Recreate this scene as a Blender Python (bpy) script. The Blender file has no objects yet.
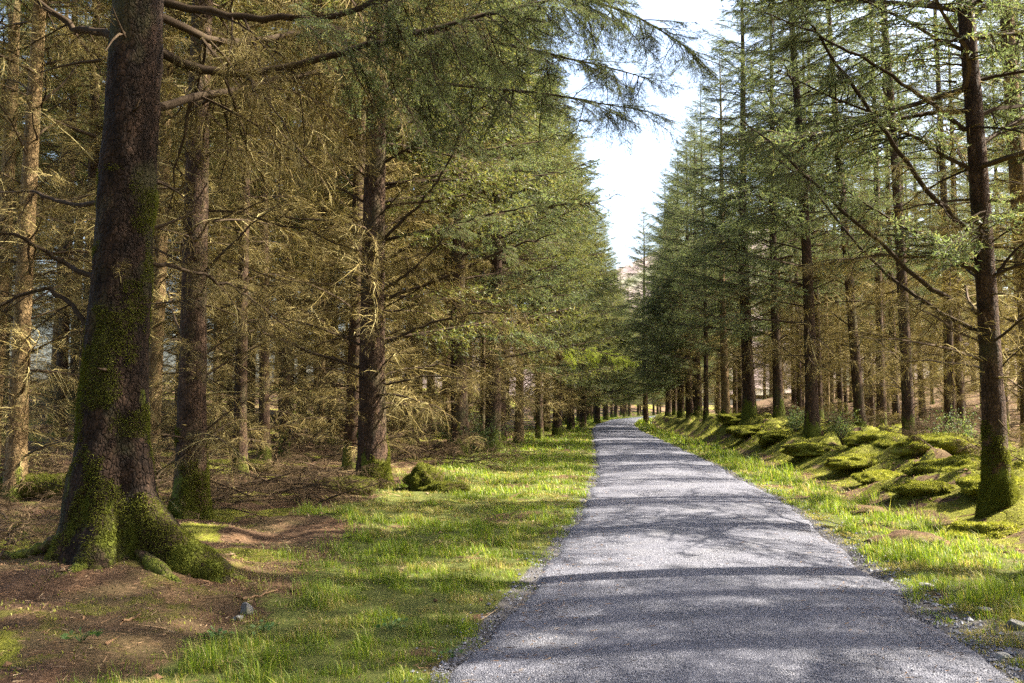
import bpy, math, random
import numpy as np
from mathutils import Vector

# ------------------------------------------------------------------ basics
SC = bpy.context.scene
COL = SC.collection
R = math.radians
PITCH = R(4.2)
FPX = 887.0
CAM_H = 1.6
SUN_AZ, SUN_EL = R(82), R(46)      # azimuth measured from +Y towards +X


def rng_(s):
    return np.random.default_rng(s)


# ------------------------------------------------------------------ noise
def _hash(ix, iy, iz, seed):
    n = (ix * 374761393 + iy * 668265263 + iz * 2147483647 + seed * 144665) & 0xFFFFFFFF
    n = ((n ^ (n >> 13)) * 1274126177) & 0xFFFFFFFF
    n = (n ^ (n >> 16)) & 0xFFFFFFFF
    return n.astype(np.float64) / 4294967295.0


def vnoise(x, y, z=None, seed=0):
    x = np.asarray(x, float); y = np.asarray(y, float)
    z = np.zeros_like(x) if z is None else np.asarray(z, float)
    xi, yi, zi = np.floor(x), np.floor(y), np.floor(z)
    fx, fy, fz = x - xi, y - yi, z - zi
    xi, yi, zi = xi.astype(np.int64), yi.astype(np.int64), zi.astype(np.int64)
    u, v, w = [f * f * (3 - 2 * f) for f in (fx, fy, fz)]
    r = 0
    for dx in (0, 1):
        for dy in (0, 1):
            for dz in (0, 1):
                h = _hash(xi + dx, yi + dy, zi + dz, seed)
                r = r + h * (u if dx else 1 - u) * (v if dy else 1 - v) * (w if dz else 1 - w)
    return r


def fbm(x, y, z=None, seed=0, oct=4):
    a, s, t = 0.5, 0.0, 0.0
    k = 1.0
    for i in range(oct):
        s = s + a * vnoise(np.asarray(x) * k, np.asarray(y) * k, None if z is None else np.asarray(z) * k, seed + i * 17)
        t += a; a *= 0.5; k *= 2.03
    return s / t


def sstep(a, b, x):
    t = np.clip((np.asarray(x, float) - a) / (b - a), 0, 1)
    return t * t * (3 - 2 * t)


# ------------------------------------------------------------------ mesh building
class MB:
    """collects triangles (with a material index each) into ONE mesh"""
    def __init__(self):
        self.v, self.f, self.m, self.n = [], [], [], 0
        self.s = []

    def add(self, v, f, m=0, smooth=True):
        v = np.asarray(v, np.float32).reshape(-1, 3); f = np.asarray(f, np.int32).reshape(-1, 3)
        self.v.append(v); self.f.append(f + self.n); self.n += len(v)
        self.m.append(np.full(len(f), m, np.int32) if np.isscalar(m) else np.asarray(m, np.int32))
        self.s.append(np.full(len(f), smooth, bool))

    def arrays(self):
        return np.concatenate(self.v), np.concatenate(self.f), np.concatenate(self.m)

    def mesh(self, name, mats, attrs=None):
        v = np.concatenate(self.v); f = np.concatenate(self.f); m = np.concatenate(self.m); s = np.concatenate(self.s)
        me = bpy.data.meshes.new(name)
        me.vertices.add(len(v)); me.vertices.foreach_set('co', v.ravel())
        me.loops.add(len(f) * 3); me.loops.foreach_set('vertex_index', f.ravel())
        me.polygons.add(len(f)); me.polygons.foreach_set('loop_start', np.arange(0, len(f) * 3, 3, dtype=np.int32))
        me.polygons.foreach_set('material_index', m)
        me.polygons.foreach_set('use_smooth', s)
        for mt in mats:
            me.materials.append(mt)
        if attrs:
            for k, a in attrs.items():
                at = me.attributes.new(k, 'FLOAT', 'POINT'); at.data.foreach_set('value', np.asarray(a, np.float32))
        me.update(calc_edges=True)
        return me

    def obj(self, name, mats, parent=None, loc=None, attrs=None):
        o = bpy.data.objects.new(name, self.mesh(name, mats, attrs)); COL.objects.link(o)
        if parent is not None: o.parent = parent
        if loc is not None: o.location = loc
        return o


def link(name, me, parent=None):
    o = bpy.data.objects.new(name, me); COL.objects.link(o)
    if parent is not None: o.parent = parent
    return o


def thing(name, label, cat, loc=(0, 0, 0), group=None, rz=0.0):
    o = bpy.data.objects.new(name, None); COL.objects.link(o)
    o.location = loc; o.rotation_euler = (0, 0, rz); o.empty_display_size = 0.2
    return tag(o, label, cat, group)


def tag(o, label, cat, group=None):
    o['label'] = label; o['category'] = cat
    if group: o['group'] = group
    return o


def grid_faces(n, m, wrap):
    """n rings of m points -> triangles"""
    i = np.arange(n - 1)[:, None]
    j = np.arange(m if wrap else m - 1)[None, :]
    a = i * m + j; b = i * m + (j + 1) % m; c = a + m; d = b + m
    return np.concatenate([np.stack([a, b, d], -1).reshape(-1, 3), np.stack([a, d, c], -1).reshape(-1, 3)])


def tube(pts, rad, sides=5, cap=True):
    pts = np.asarray(pts, float); rad = np.asarray(rad, float)
    t = np.gradient(pts, axis=0); t /= np.linalg.norm(t, axis=1, keepdims=True) + 1e-9
    ref = np.array([0, 0, 1.0]) if abs(t[:, 2]).mean() < 0.8 else np.array([1.0, 0, 0])
    a = np.cross(t, ref); a /= np.linalg.norm(a, axis=1, keepdims=True) + 1e-9
    b = np.cross(t, a)
    th = np.arange(sides) * 2 * np.pi / sides
    v = pts[:, None, :] + rad[:, None, None] * (np.cos(th)[None, :, None] * a[:, None, :] + np.sin(th)[None, :, None] * b[:, None, :])
    f = grid_faces(len(pts), sides, True)
    v = v.reshape(-1, 3)
    if cap:
        k = len(v)
        v = np.concatenate([v, pts[-1:] + t[-1:] * rad[-1]])
        o = (len(pts) - 1) * sides
        f = np.concatenate([f, [[o + j, o + (j + 1) % sides, k] for j in range(sides)]])
    return v, f


def spikes(p, d, l, w, rng):
    """one thin triangle per row: from p along d (unit) for length l, base width w"""
    n = len(p)
    r = rng.normal(size=(n, 3)); s = np.cross(d, r); s /= np.linalg.norm(s, axis=1, keepdims=True) + 1e-9
    w = np.broadcast_to(w, (n,))[:, None] * 0.5; l = np.broadcast_to(l, (n,))[:, None]
    v = np.stack([p - s * w, p + s * w, p + d * l], 1).reshape(-1, 3)
    return v, np.arange(n * 3).reshape(-1, 3)


def leaves(p, d, l, w, rng):
    """diamond leaf, two triangles"""
    n = len(p)
    r = rng.normal(size=(n, 3)); s = np.cross(d, r); s /= np.linalg.norm(s, axis=1, keepdims=True) + 1e-9
    w = np.broadcast_to(w, (n,))[:, None] * 0.5; l = np.broadcast_to(l, (n,))[:, None]
    mid = p + d * l * 0.5
    v = np.stack([p, mid - s * w, p + d * l, mid + s * w], 1).reshape(-1, 3)
    b = np.arange(n)[:, None] * 4
    f = np.concatenate([b + np.array([[0, 1, 2]]), b + np.array([[0, 2, 3]])])
    return v, f


def unit(a):
    return a / (np.linalg.norm(a, axis=-1, keepdims=True) + 1e-9)


# ------------------------------------------------------------------ materials
def newmat(name):
    m = bpy.data.materials.new(name); m.use_nodes = True
    nt = m.node_tree; nt.nodes.clear()
    out = nt.nodes.new('ShaderNodeOutputMaterial')
    return m, nt, out


def nd(nt, typ, **kw):
    n = nt.nodes.new(typ)
    for k, v in kw.items():
        if k in n.inputs: n.inputs[k].default_value = v
        else: setattr(n, k, v)
    return n


def ramp(nt, fac, stops, interp='LINEAR'):
    r = nt.nodes.new('ShaderNodeValToRGB'); r.color_ramp.interpolation = interp
    e = r.color_ramp.elements
    while len(e) < len(stops): e.new(0.5)
    for i, (p, c) in enumerate(stops):
        e[i].position = p; e[i].color = (*c, 1) if len(c) == 3 else c
    nt.links.new(fac, r.inputs[0])
    return r.outputs[0]


def mixc(nt, fac, a, b, blend='MIX'):
    m = nt.nodes.new('ShaderNodeMix'); m.data_type = 'RGBA'; m.blend_type = blend
    for s, v in ((m.inputs[0], fac), (m.inputs[6], a), (m.inputs[7], b)):
        if hasattr(v, 'is_linked'): nt.links.new(v, s)
        elif isinstance(v, (int, float)): s.default_value = v
        else: s.default_value = (*v, 1)
    return m.outputs[2]


def math_(nt, op, a, b=0.0, clamp=False):
    m = nt.nodes.new('ShaderNodeMath'); m.operation = op; m.use_clamp = clamp
    for s, v in ((m.inputs[0], a), (m.inputs[1], b)):
        if hasattr(v, 'is_linked'): nt.links.new(v, s)
        else: s.default_value = v
    return m.outputs[0]


def noise(nt, vec, scale, detail=4, rough=0.6):
    n = nt.nodes.new('ShaderNodeTexNoise'); n.inputs['Scale'].default_value = scale
    n.inputs['Detail'].default_value = detail; n.inputs['Roughness'].default_value = rough
    nt.links.new(vec, n.inputs['Vector'])
    return n.outputs[0]


def bump(nt, h, strength, dist):
    b = nt.nodes.new('ShaderNodeBump'); b.inputs['Strength'].default_value = strength
    b.inputs['Distance'].default_value = dist
    nt.links.new(h, b.inputs['Height'])
    return b.outputs[0]


def leafmat(name, stops, transl=0.35, rough=0.55, spec=0.3, tint=1.25):
    """each leaf / needle / twig is its own mesh island and takes a colour of its own"""
    m, nt, out = newmat(name)
    g = nt.nodes.new('ShaderNodeNewGeometry')
    c = ramp(nt, g.outputs['Random Per Island'], stops)
    p = nt.nodes.new('ShaderNodeBsdfPrincipled'); p.inputs['Roughness'].default_value = rough
    p.inputs['Specular IOR Level'].default_value = spec
    nt.links.new(c, p.inputs['Base Color'])
    if transl > 0:
        t = nt.nodes.new('ShaderNodeBsdfTranslucent')
        nt.links.new(mixc(nt, 1.0, c, (tint, tint, tint * 0.55), 'MULTIPLY'), t.inputs['Color'])
        mx = nt.nodes.new('ShaderNodeMixShader'); mx.inputs[0].default_value = transl
        nt.links.new(p.outputs[0], mx.inputs[1]); nt.links.new(t.outputs[0], mx.inputs[2])
        nt.links.new(mx.outputs[0], out.inputs[0])
    else:
        nt.links.new(p.outputs[0], out.inputs[0])
    return m


def barkmat(name, dark, light, red, moss_low=0.0, moss_top=1.2, moss_amt=0.0):
    m, nt, out = newmat(name)
    tc = nt.nodes.new('ShaderNodeTexCoord'); oi = nt.nodes.new('ShaderNodeObjectInfo')
    add = nt.nodes.new('ShaderNodeVectorMath'); add.operation = 'ADD'
    nt.links.new(tc.outputs['Object'], add.inputs[0])
    mul = nt.nodes.new('ShaderNodeMath'); mul.operation = 'MULTIPLY'; mul.inputs[1].default_value = 37.0
    nt.links.new(oi.outputs['Random'], mul.inputs[0]); nt.links.new(mul.outputs[0], add.inputs[1])
    mp = nt.nodes.new('ShaderNodeMapping'); mp.inputs['Scale'].default_value = (1, 1, 0.55)
    nt.links.new(add.outputs[0], mp.inputs[0]); vec = mp.outputs[0]
    vo = nt.nodes.new('ShaderNodeTexVoronoi'); vo.inputs['Scale'].default_value = 23; vo.feature = 'DISTANCE_TO_EDGE'
    wob = nt.nodes.new('ShaderNodeTexNoise'); wob.inputs['Scale'].default_value = 22
    nt.links.new(vec, wob.inputs['Vector'])
    wv = nt.nodes.new('ShaderNodeVectorMath'); wv.operation = 'MULTIPLY_ADD'
    nt.links.new(wob.outputs[1], wv.inputs[0]); wv.inputs[1].default_value = (.06, .06, .06); nt.links.new(vec, wv.inputs[2])
    nt.links.new(wv.outputs[0], vo.inputs['Vector'])
    n1 = noise(nt, vec, 9, 6, .65); n2 = noise(nt, vec, 2.3, 4, .6); n3 = noise(nt, vec, 45, 4, .7)
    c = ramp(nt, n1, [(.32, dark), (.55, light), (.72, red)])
    crack = ramp(nt, vo.outputs['Distance'], [(0, (.35, .35, .35)), (.09, (1, 1, 1))])
    c = mixc(nt, .75, c, crack, 'MULTIPLY')
    # grey-green algae and lichen film in patches of its own
    alg = ramp(nt, n2, [(.52, (0, 0, 0)), (.68, (1, 1, 1))])
    c = mixc(nt, math_(nt, 'MULTIPLY', alg, .5), c, (.085, .085, .035))
    if moss_amt > 0:
        sx = nt.nodes.new('ShaderNodeSeparateXYZ'); nt.links.new(tc.outputs['Object'], sx.inputs[0])
        mr = nt.nodes.new('ShaderNodeMapRange'); nt.links.new(sx.outputs[2], mr.inputs[0])
        mr.inputs[1].default_value = moss_low; mr.inputs[2].default_value = moss_top
        mr.inputs[3].default_value = .30 * moss_amt; mr.inputs[4].default_value = -.22
        n4 = noise(nt, vec, 3.4, 5, .62)
        k = math_(nt, 'ADD', n4, mr.outputs[0])
        k = ramp(nt, k, [(.53, (0, 0, 0)), (.60, (1, 1, 1))])
        mc = ramp(nt, n3, [(.3, (.05, .06, .010)), (.6, (.12, .135, .018)), (.8, (.20, .19, .03))])
        c = mixc(nt, k, c, mc)
    h = math_(nt, 'ADD', math_(nt, 'MULTIPLY', n3, .5), math_(nt, 'MULTIPLY', math_(nt, 'MINIMUM', vo.outputs['Distance'], .16), 4.0))
    p = nt.nodes.new('ShaderNodeBsdfPrincipled'); p.inputs['Roughness'].default_value = .9
    p.inputs['Specular IOR Level'].default_value = .15
    nt.links.new(c, p.inputs['Base Color']); nt.links.new(bump(nt, h, .9, .03), p.inputs['Normal'])
    nt.links.new(p.outputs[0], out.inputs[0])
    return m


M = {}
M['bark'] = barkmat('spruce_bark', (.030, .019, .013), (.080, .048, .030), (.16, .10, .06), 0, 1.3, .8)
M['bark_big'] = barkmat('old_shaded_spruce_bark', (.012, .008, .006), (.036, .022, .014), (.085, .050, .032), 0.1, 2.4, .12)  # spruce bark darkened: the shade on the big trunk is in the colour
M['bark_pale_sunlit'] = barkmat('pale_sunlit_bark', (.10, .062, .03), (.24, .16, .075), (.36, .25, .13), 0, 1.0, .6)  # paler bark copy, sun on the bright trunks is put into its colour
M['bark_root'] = barkmat('root_bark', (.040, .026, .018), (.105, .066, .045), (.19, .125, .09), 0, .5, .35)
M['limb'] = leafmat('dark_limb_bark', [(0, (.035, .024, .015)), (1, (.075, .052, .032))], 0, .9, .1)
M['twig'] = leafmat('dead_lichened_twigs', [(0, (.038, .026, .013)), (.40, (.125, .090, .036)), (.70, (.32, .25, .095)), (1, (.37, .32, .15))], .25, .85, .1, 1.1)
M['brush'] = leafmat('shaded_brushwood', [(0, (.035, .024, .015)), (.5, (.095, .062, .034)), (1, (.19, .135, .075))], .1, .9, .1)  # brown dead wood, darkened for the shade on the wood's floor
M['needle'] = leafmat('spruce_needles', [(0, (.065, .090, .052)), (.5, (.115, .148, .082)), (.85, (.155, .185, .10)), (1, (.19, .165, .075))], .62, .5, .4)
M['needle_warm'] = leafmat('olive_needles', [(0, (.060, .080, .030)), (.5, (.11, .13, .044)), (.8, (.16, .165, .06)), (1, (.22, .18, .07))], .52, .5, .4)
M['larch'] = leafmat('fresh_larch_needles', [(0, (.20, .28, .035)), (.6, (.32, .39, .05)), (1, (.42, .45, .08))], .5, .5, .3)
M['grass'] = leafmat('grass_blades', [(0, (.075, .125, .012)), (.45, (.145, .215, .018)), (.80, (.22, .285, .03)), (.93, (.30, .31, .06)), (1, (.42, .36, .15))], .5, .5, .3)
M['grass_dry'] = leafmat('dry_grass', [(0, (.16, .13, .035)), (.5, (.27, .23, .07)), (1, (.44, .36, .17))], .35, .6, .2)
M['moss'] = leafmat('moss_fronds', [(0, (.10, .105, .012)), (.5, (.185, .20, .026)), (.85, (.32, .32, .06)), (1, (.48, .45, .16))], .35, .8, .1)
M['moss_trunk'] = leafmat('trunk_moss', [(0, (.075, .085, .012)), (1, (.16, .165, .028))], .3, .8, .1)
M['leaf'] = leafmat('broad_leaves', [(0, (.06, .12, .04)), (.6, (.10, .18, .06)), (1, (.17, .24, .09))], .4, .6, .15)
M['shrub'] = leafmat('shrub_leaves', [(0, (.05, .085, .03)), (.6, (.10, .14, .055)), (1, (.20, .22, .10))], .4, .6, .15)
M['litter'] = leafmat('needle_litter', [(0, (.06, .035, .02)), (.5, (.17, .10, .055)), (.85, (.24, .16, .09)), (1, (.30, .23, .15))], 0, .9, .1)
M['stone_bits'] = leafmat('gravel_chips', [(0, (.075, .076, .092)), (.5, (.128, .130, .155)), (.85, (.185, .187, .215)), (1, (.29, .29, .315))], 0, .85, .25)


def stonemat():
    m, nt, out = newmat('pale_stone')
    tc = nt.nodes.new('ShaderNodeTexCoord'); v = tc.outputs['Object']
    n = noise(nt, v, 14, 6, .7); n2 = noise(nt, v, 4, 3, .5)
    c = ramp(nt, n, [(.3, (.07, .066, .062)), (.5, (.16, .155, .15)), (.7, (.30, .29, .28))])
    c = mixc(nt, math_(nt, 'MULTIPLY', ramp(nt, n2, [(.5, (0, 0, 0)), (.62, (1, 1, 1))]), .6), c, (.12, .12, .03))
    p = nt.nodes.new('ShaderNodeBsdfPrincipled'); p.inputs['Roughness'].default_value = .9
    nt.links.new(c, p.inputs['Base Color']); nt.links.new(bump(nt, n, .6, .02), p.inputs['Normal'])
    nt.links.new(p.outputs[0], out.inputs[0]); return m


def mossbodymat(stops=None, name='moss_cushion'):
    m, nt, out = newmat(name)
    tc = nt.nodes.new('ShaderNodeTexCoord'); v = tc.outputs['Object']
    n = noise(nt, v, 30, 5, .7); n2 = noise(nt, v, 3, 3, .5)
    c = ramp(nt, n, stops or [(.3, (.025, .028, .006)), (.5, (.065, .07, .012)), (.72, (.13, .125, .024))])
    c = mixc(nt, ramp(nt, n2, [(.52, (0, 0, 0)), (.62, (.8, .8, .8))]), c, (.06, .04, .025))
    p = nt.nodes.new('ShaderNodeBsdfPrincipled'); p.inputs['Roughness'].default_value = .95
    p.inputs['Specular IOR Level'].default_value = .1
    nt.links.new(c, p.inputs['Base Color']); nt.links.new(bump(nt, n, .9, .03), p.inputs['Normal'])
    nt.links.new(p.outputs[0], out.inputs[0]); return m


def groundmat():
    m, nt, out = newmat('forest_floor')
    tc = nt.nodes.new('ShaderNodeTexCoord'); v = tc.outputs['Object']
    def at(n):
        a = nt.nodes.new('ShaderNodeAttribute'); a.attribute_name = n; return a.outputs['Fac']
    nf = noise(nt, v, 38, 6, .75); nm = noise(nt, v, 6, 5, .65); nl = noise(nt, v, 1.1, 4, .6)
    nff = noise(nt, v, 120, 3, .7)
    litter = ramp(nt, nf, [(.28, (.022, .014, .009)), (.46, (.080, .047, .028)), (.60, (.155, .095, .058)), (.75, (.26, .18, .12))])
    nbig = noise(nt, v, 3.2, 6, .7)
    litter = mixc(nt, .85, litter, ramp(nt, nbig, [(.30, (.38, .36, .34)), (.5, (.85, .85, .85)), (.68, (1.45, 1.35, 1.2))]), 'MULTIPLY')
    litter = mixc(nt, ramp(nt, nl, [(.45, (0, 0, 0)), (.62, (.5, .5, .5))]), litter, (.13, .105, .045))
    soil_green = ramp(nt, nf, [(.3, (.035, .045, .012)), (.5, (.085, .10, .024)), (.7, (.17, .16, .05))])
    mossc = ramp(nt, nff, [(.28, (.05, .055, .009)), (.5, (.15, .155, .022)), (.72, (.29, .27, .05))])
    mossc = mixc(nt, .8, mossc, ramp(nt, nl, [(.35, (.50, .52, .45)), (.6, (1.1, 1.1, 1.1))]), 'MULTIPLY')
    mossc = mixc(nt, ramp(nt, nm, [(.50, (0, 0, 0)), (.64, (.75, .75, .75))]), mossc, (.085, .075, .02))
    def soft(a, n, k=.5):
        s = math_(nt, 'ADD', a, math_(nt, 'MULTIPLY', math_(nt, 'SUBTRACT', n, .5), k))
        return ramp(nt, s, [(.38, (0, 0, 0)), (.62, (1, 1, 1))])
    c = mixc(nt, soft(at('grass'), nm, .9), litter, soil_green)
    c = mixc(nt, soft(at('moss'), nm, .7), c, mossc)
    grit = ramp(nt, nff, [(.3, (.030, .026, .024)), (.5, (.085, .078, .076)), (.7, (.18, .175, .18))])
    c = mixc(nt, soft(at('grit'), nm, .6), c, grit)
    h = math_(nt, 'ADD', math_(nt, 'MULTIPLY', nf, 1.0), math_(nt, 'MULTIPLY', nff, .6))
    p = nt.nodes.new('ShaderNodeBsdfPrincipled'); p.inputs['Roughness'].default_value = .95
    p.inputs['Specular IOR Level'].default_value = .1
    nt.links.new(c, p.inputs['Base Color']); nt.links.new(bump(nt, h, .9, .03), p.inputs['Normal'])
    nt.links.new(p.outputs[0], out.inputs[0]); return m


def pathmat():
    m, nt, out = newmat('grey_gravel_path')
    tc = nt.nodes.new('ShaderNodeTexCoord'); v = tc.outputs['Object']
    vo = nt.nodes.new('ShaderNodeTexVoronoi'); vo.inputs['Scale'].default_value = 88
    nt.links.new(v, vo.inputs['Vector'])
    sp = nt.nodes.new('ShaderNodeSeparateColor'); nt.links.new(vo.outputs['Color'], sp.inputs[0])
    vo2 = nt.nodes.new('ShaderNodeTexVoronoi'); vo2.inputs['Scale'].default_value = 130
    nt.links.new(v, vo2.inputs['Vector'])
    n1 = noise(nt, v, 1.3, 5, .65); n2 = noise(nt, v, 9, 5, .7)
    c = ramp(nt, sp.outputs[0], [(0, (.078, .080, .102)), (.55, (.122, .124, .152)), (.85, (.178, .180, .210)), (1, (.28, .28, .31))])
    c = mixc(nt, .45, c, ramp(nt, vo2.outputs['Distance'], [(0, (1.25, 1.25, 1.25)), (.6, (.55, .55, .58))]), 'MULTIPLY')
    c = mixc(nt, .55, c, ramp(nt, n2, [(.3, (.7, .7, .73)), (.7, (1.25, 1.24, 1.22))]), 'MULTIPLY')
    c = mixc(nt, ramp(nt, n1, [(.5, (0, 0, 0)), (.75, (.35, .35, .35))]), c, (.19, .185, .18))
    h = math_(nt, 'ADD', math_(nt, 'MULTIPLY', vo.outputs['Distance'], -1.0), math_(nt, 'MULTIPLY', n2, .7))
    p = nt.nodes.new('ShaderNodeBsdfPrincipled'); p.inputs['Roughness'].default_value = .85
    p.inputs['Specular IOR Level'].default_value = .25
    nt.links.new(c, p.inputs['Base Color']); nt.links.new(bump(nt, h, 1.0, .014), p.inputs['Normal'])
    nt.links.new(p.outputs[0], out.inputs[0]); return m


def hillmat():
    m, nt, out = newmat('heather_moor')
    tc = nt.nodes.new('ShaderNodeTexCoord'); v = tc.outputs['Object']
    n = noise(nt, v, .02, 6, .6)
    c = ramp(nt, n, [(.35, (.16, .115, .11)), (.5, (.25, .19, .17)), (.65, (.20, .20, .12))])
    p = nt.nodes.new('ShaderNodeBsdfPrincipled'); p.inputs['Roughness'].default_value = 1
    nt.links.new(c, p.inputs['Base Color']); nt.links.new(p.outputs[0], out.inputs[0]); return m


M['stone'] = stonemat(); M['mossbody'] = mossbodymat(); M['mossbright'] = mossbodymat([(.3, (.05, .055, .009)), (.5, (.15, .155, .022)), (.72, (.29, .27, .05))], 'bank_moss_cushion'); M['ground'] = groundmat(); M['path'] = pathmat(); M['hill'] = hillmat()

# ------------------------------------------------------------------ terrain
CY = np.array([-60, -10, 0, 5.9, 8.1, 13.3, 23.6, 43, 60, 79, 110, 140, 180, 230, 300, 900.])
CX = np.array([-9, -.9, .3, 1.35, 1.78, 2.68, 3.9, 5.55, 7.0, 9.1, 14, 22, 36, 62, 110, 500.])


def _smooth_curve():
    y = np.linspace(-60, 320, 3000); x = np.interp(y, CY, CX)
    k = np.hanning(61); k /= k.sum()
    xp = np.pad(x, 30, mode='edge'); xp[:30] = x[0]; xp[-30:] = x[-1]
    return y, np.convolve(xp, k, 'valid')


_PY, _PX = _smooth_curve()


def cx(y):
    return np.interp(y, _PY, _PX)


def height(x, y):
    x = np.asarray(x, float); y = np.asarray(y, float)
    u = x - cx(y)
    near = 1 - sstep(120, 260, y)
    bank = .10 + .40 * sstep(9, 42, y)
    h1 = fbm(x / 1.5 + 3, y / 1.5, seed=5, oct=3); h2 = fbm(x / .55, y / .55, seed=9, oct=2)
    # the mossy bank right of the path
    foot = 3.25 + 1.3 * (fbm(y / 3.1, y * 0 + 2, seed=3, oct=2) - .5) + .8 * (1 - sstep(6, 14, y))
    rb = sstep(foot, foot + 1.9, u)
    lump = np.abs(h1 - .5) * 2
    h3 = vnoise(x / 1.05, y / 1.15 + 4, seed=13); h4 = vnoise(x / .42, y / .5, seed=15)
    hum = (1 - np.abs(2 * h3 - 1)) ** 1.5
    r = rb * (bank * (.45 + .8 * h1) + (.26 * hum + .24 * (1 - lump) ** 2 * h3 * 2 + .30 * (h4 - .4) + .22 * np.abs(2 * vnoise(x / .8 + 7, y / .8, seed=19) - 1)) * (.45 + .55 * sstep(8, 20, y)) * (1 - .6 * sstep(7, 11, u)) + .10 * (h2 - .5))
    for (tx, ty, hh, ww) in ((6.75, 12.4, .16, .7), (9.6, 28, .2, 1.0), (10.3, 38, .3, 1.6), (11.0, 24.5, .2, 1.0), (7.7, 16.2, .12, .8), (11.7, 47, .3, 2)):
        r += rb * hh * np.exp(-((x - tx) ** 2 + (y - ty) ** 2) / ww ** 2)
    r += 2.6 * sstep(9, 48, u) * sstep(5, 25, y)
    r += -.06 * sstep(2.2, 3.0, u) * (1 - rb)
    r += sstep(1.6, 2.2, u) * .05 * (h2 - .3)
    # left verge and forest floor
    lf = sstep(3.0, 6.0, -u)
    l = lf * (.10 + .32 * (h1 - .5) + .10 * (h2 - .5)) + 2.6 * sstep(8, 40, -u) + sstep(1.7, 2.3, -u) * .06 * (h2 - .3)
    # root mound around the big trunk
    d2 = (x + 3.5) ** 2 + (y - 7.7) ** 2
    l = l + .30 * np.exp(-d2 / 1.9) * (u < 0)
    z = np.where(u > 0, r, l)
    z = z + (.02 * (fbm(x / .3, y / .3, seed=21, oct=2) - .5) + .09 * (fbm(x / .5, y / .5, seed=23, oct=3) - .5) * sstep(3, 5, np.abs(u))) * sstep(1.65, 1.9, np.abs(u))
    z = z - .05 * (1 - sstep(1.45, 1.75, np.abs(u)))
    rise = 2.4 * sstep(50, 110, y) * sstep(7, 24, u) + 2.0 * sstep(60, 120, y) * sstep(5, 22, -u)
    return z * near + rise * (1 - .6 * sstep(400, 700, y))


def h0(x, y):
    return float(height(np.array([x]), np.array([y]))[0])


def edge_l(y):
    return -1.62 + .22 * (fbm(y * 1.1, y * 0 + 7.3, seed=31, oct=4) - .5) * 2


def edge_r(y):
    return 1.62 + .25 * (fbm(y * 1.0, y * 0 + 1.3, seed=41, oct=4) - .5) * 2


def zones(x, y):
    """how much grass, moss and bare grit stand at a point"""
    u = x - cx(y)
    n = fbm(x / 1.3, y / 1.3, seed=51, oct=4); n2 = fbm(x / .5 + 9, y / .5, seed=57, oct=3)
    # left: grass from the edge out to ~3.6 m (wider close by), then litter and moss
    wl = 3.6 + 2.0 * sstep(8, 15, y) + 1.6 * (n - .5)
    gl = sstep(1.5, 1.75, -u) * (1 - sstep(wl - .5, wl + .5, -u))
    wr = 3.2 + .9 * (1 - sstep(7, 13, y)) + .8 * (n - .5)
    gr = sstep(1.55, 1.8, u) * (1 - sstep(wr - .3, wr + .3, u))
    patch = sstep(.27, .48, n2 * .55 + n * .45)
    grass = np.where(u > 0, gr, gl) * (.12 + .88 * patch)
    foot = wr + .3
    mr = sstep(foot - .2, foot + .3, u) * (1 - .65 * sstep(8, 11, u)) * sstep(.30, .44, n * .3 + .7 * fbm(x / .3 + 3, y / .3, seed=59, oct=3))
    ml = sstep(wl - .2, wl + .6, -u) * np.maximum(sstep(.53, .63, n), sstep(.54, .62, n2) * .6) * .8
    moss = np.where(u > 0, mr, ml)
    grit = (1 - sstep(1.65, 1.85, np.abs(u))) + .8 * sstep(0, .5, u) * (1 - sstep(1.9, 2.6, u)) * (1 - sstep(6.0, 8.5, y))
    return grass, moss, np.clip(grit, 0, 1)


def axis(lo, fine_lo, fine_hi, hi, d, g=1.09):
    a = list(np.arange(fine_lo, fine_hi, d))
    s, x = d, fine_hi
    while x < hi: a.append(x); s *= g; x += s
    a.append(hi)
    s, x = d, fine_lo - d
    b = []
    while x > lo: b.append(x); s *= g; x -= s
    b.append(lo)
    return np.array(b[::-1] + a)


gx = axis(-900, -9, 14, 900, .09, 1.07); gy = axis(-60, 4.2, 26, 1500, .10, 1.03)
X, Y = np.meshgrid(gx, gy)
Z = height(X.ravel(), Y.ravel())
ga, mo, gt = zones(X.ravel(), Y.ravel())
mb = MB(); mb.add(np.stack([X.ravel(), Y.ravel(), Z], 1), grid_faces(len(gy), len(gx), False), 0)
ground = mb.obj('ground', [M['ground']], attrs={'grass': ga, 'moss': mo, 'grit': gt})
ground['kind'] = 'structure'

# path sheet with a slight crown, ragged edges
py = axis(-6, 3.8, 26, 300, .09, 1.02); pk = np.linspace(0, 1, 41)
YY, KK = np.meshgrid(py, pk, indexing='ij')
U = edge_l(YY) * (1 - KK) + edge_r(YY) * KK
PXX = cx(YY) + U
PZ = .022 + .05 * (1 - (U / 1.7) ** 2) - .075 * (KK < .01) - .075 * (KK > .99) + .012 * (fbm(PXX / .4, YY / .4, seed=61, oct=3) - .5)
mb = MB(); mb.add(np.stack([PXX.ravel(), YY.ravel(), PZ.ravel()], 1), grid_faces(len(py), 41, False), 0)
path = mb.obj('path', [M['path']]); path['kind'] = 'structure'

# moor hill far behind
hx = np.linspace(-900, 1500, 90); hy = np.linspace(700, 1300, 30)
HX, HY = np.meshgrid(hx, hy)
HZ = 205 * np.exp(-((HX - 280) / 330) ** 2) * np.sin(np.clip((HY - 690) / 620, 0, 1) * np.pi) ** .8 + 10 * (fbm(HX / 90, HY / 90, seed=71) - .5) - 6
mb = MB(); mb.add(np.stack([HX.ravel(), HY.ravel(), HZ.ravel()], 1), grid_faces(30, 90, False), 0)
hill = mb.obj('hill', [M['hill']]); hill['kind'] = 'structure'


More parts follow.
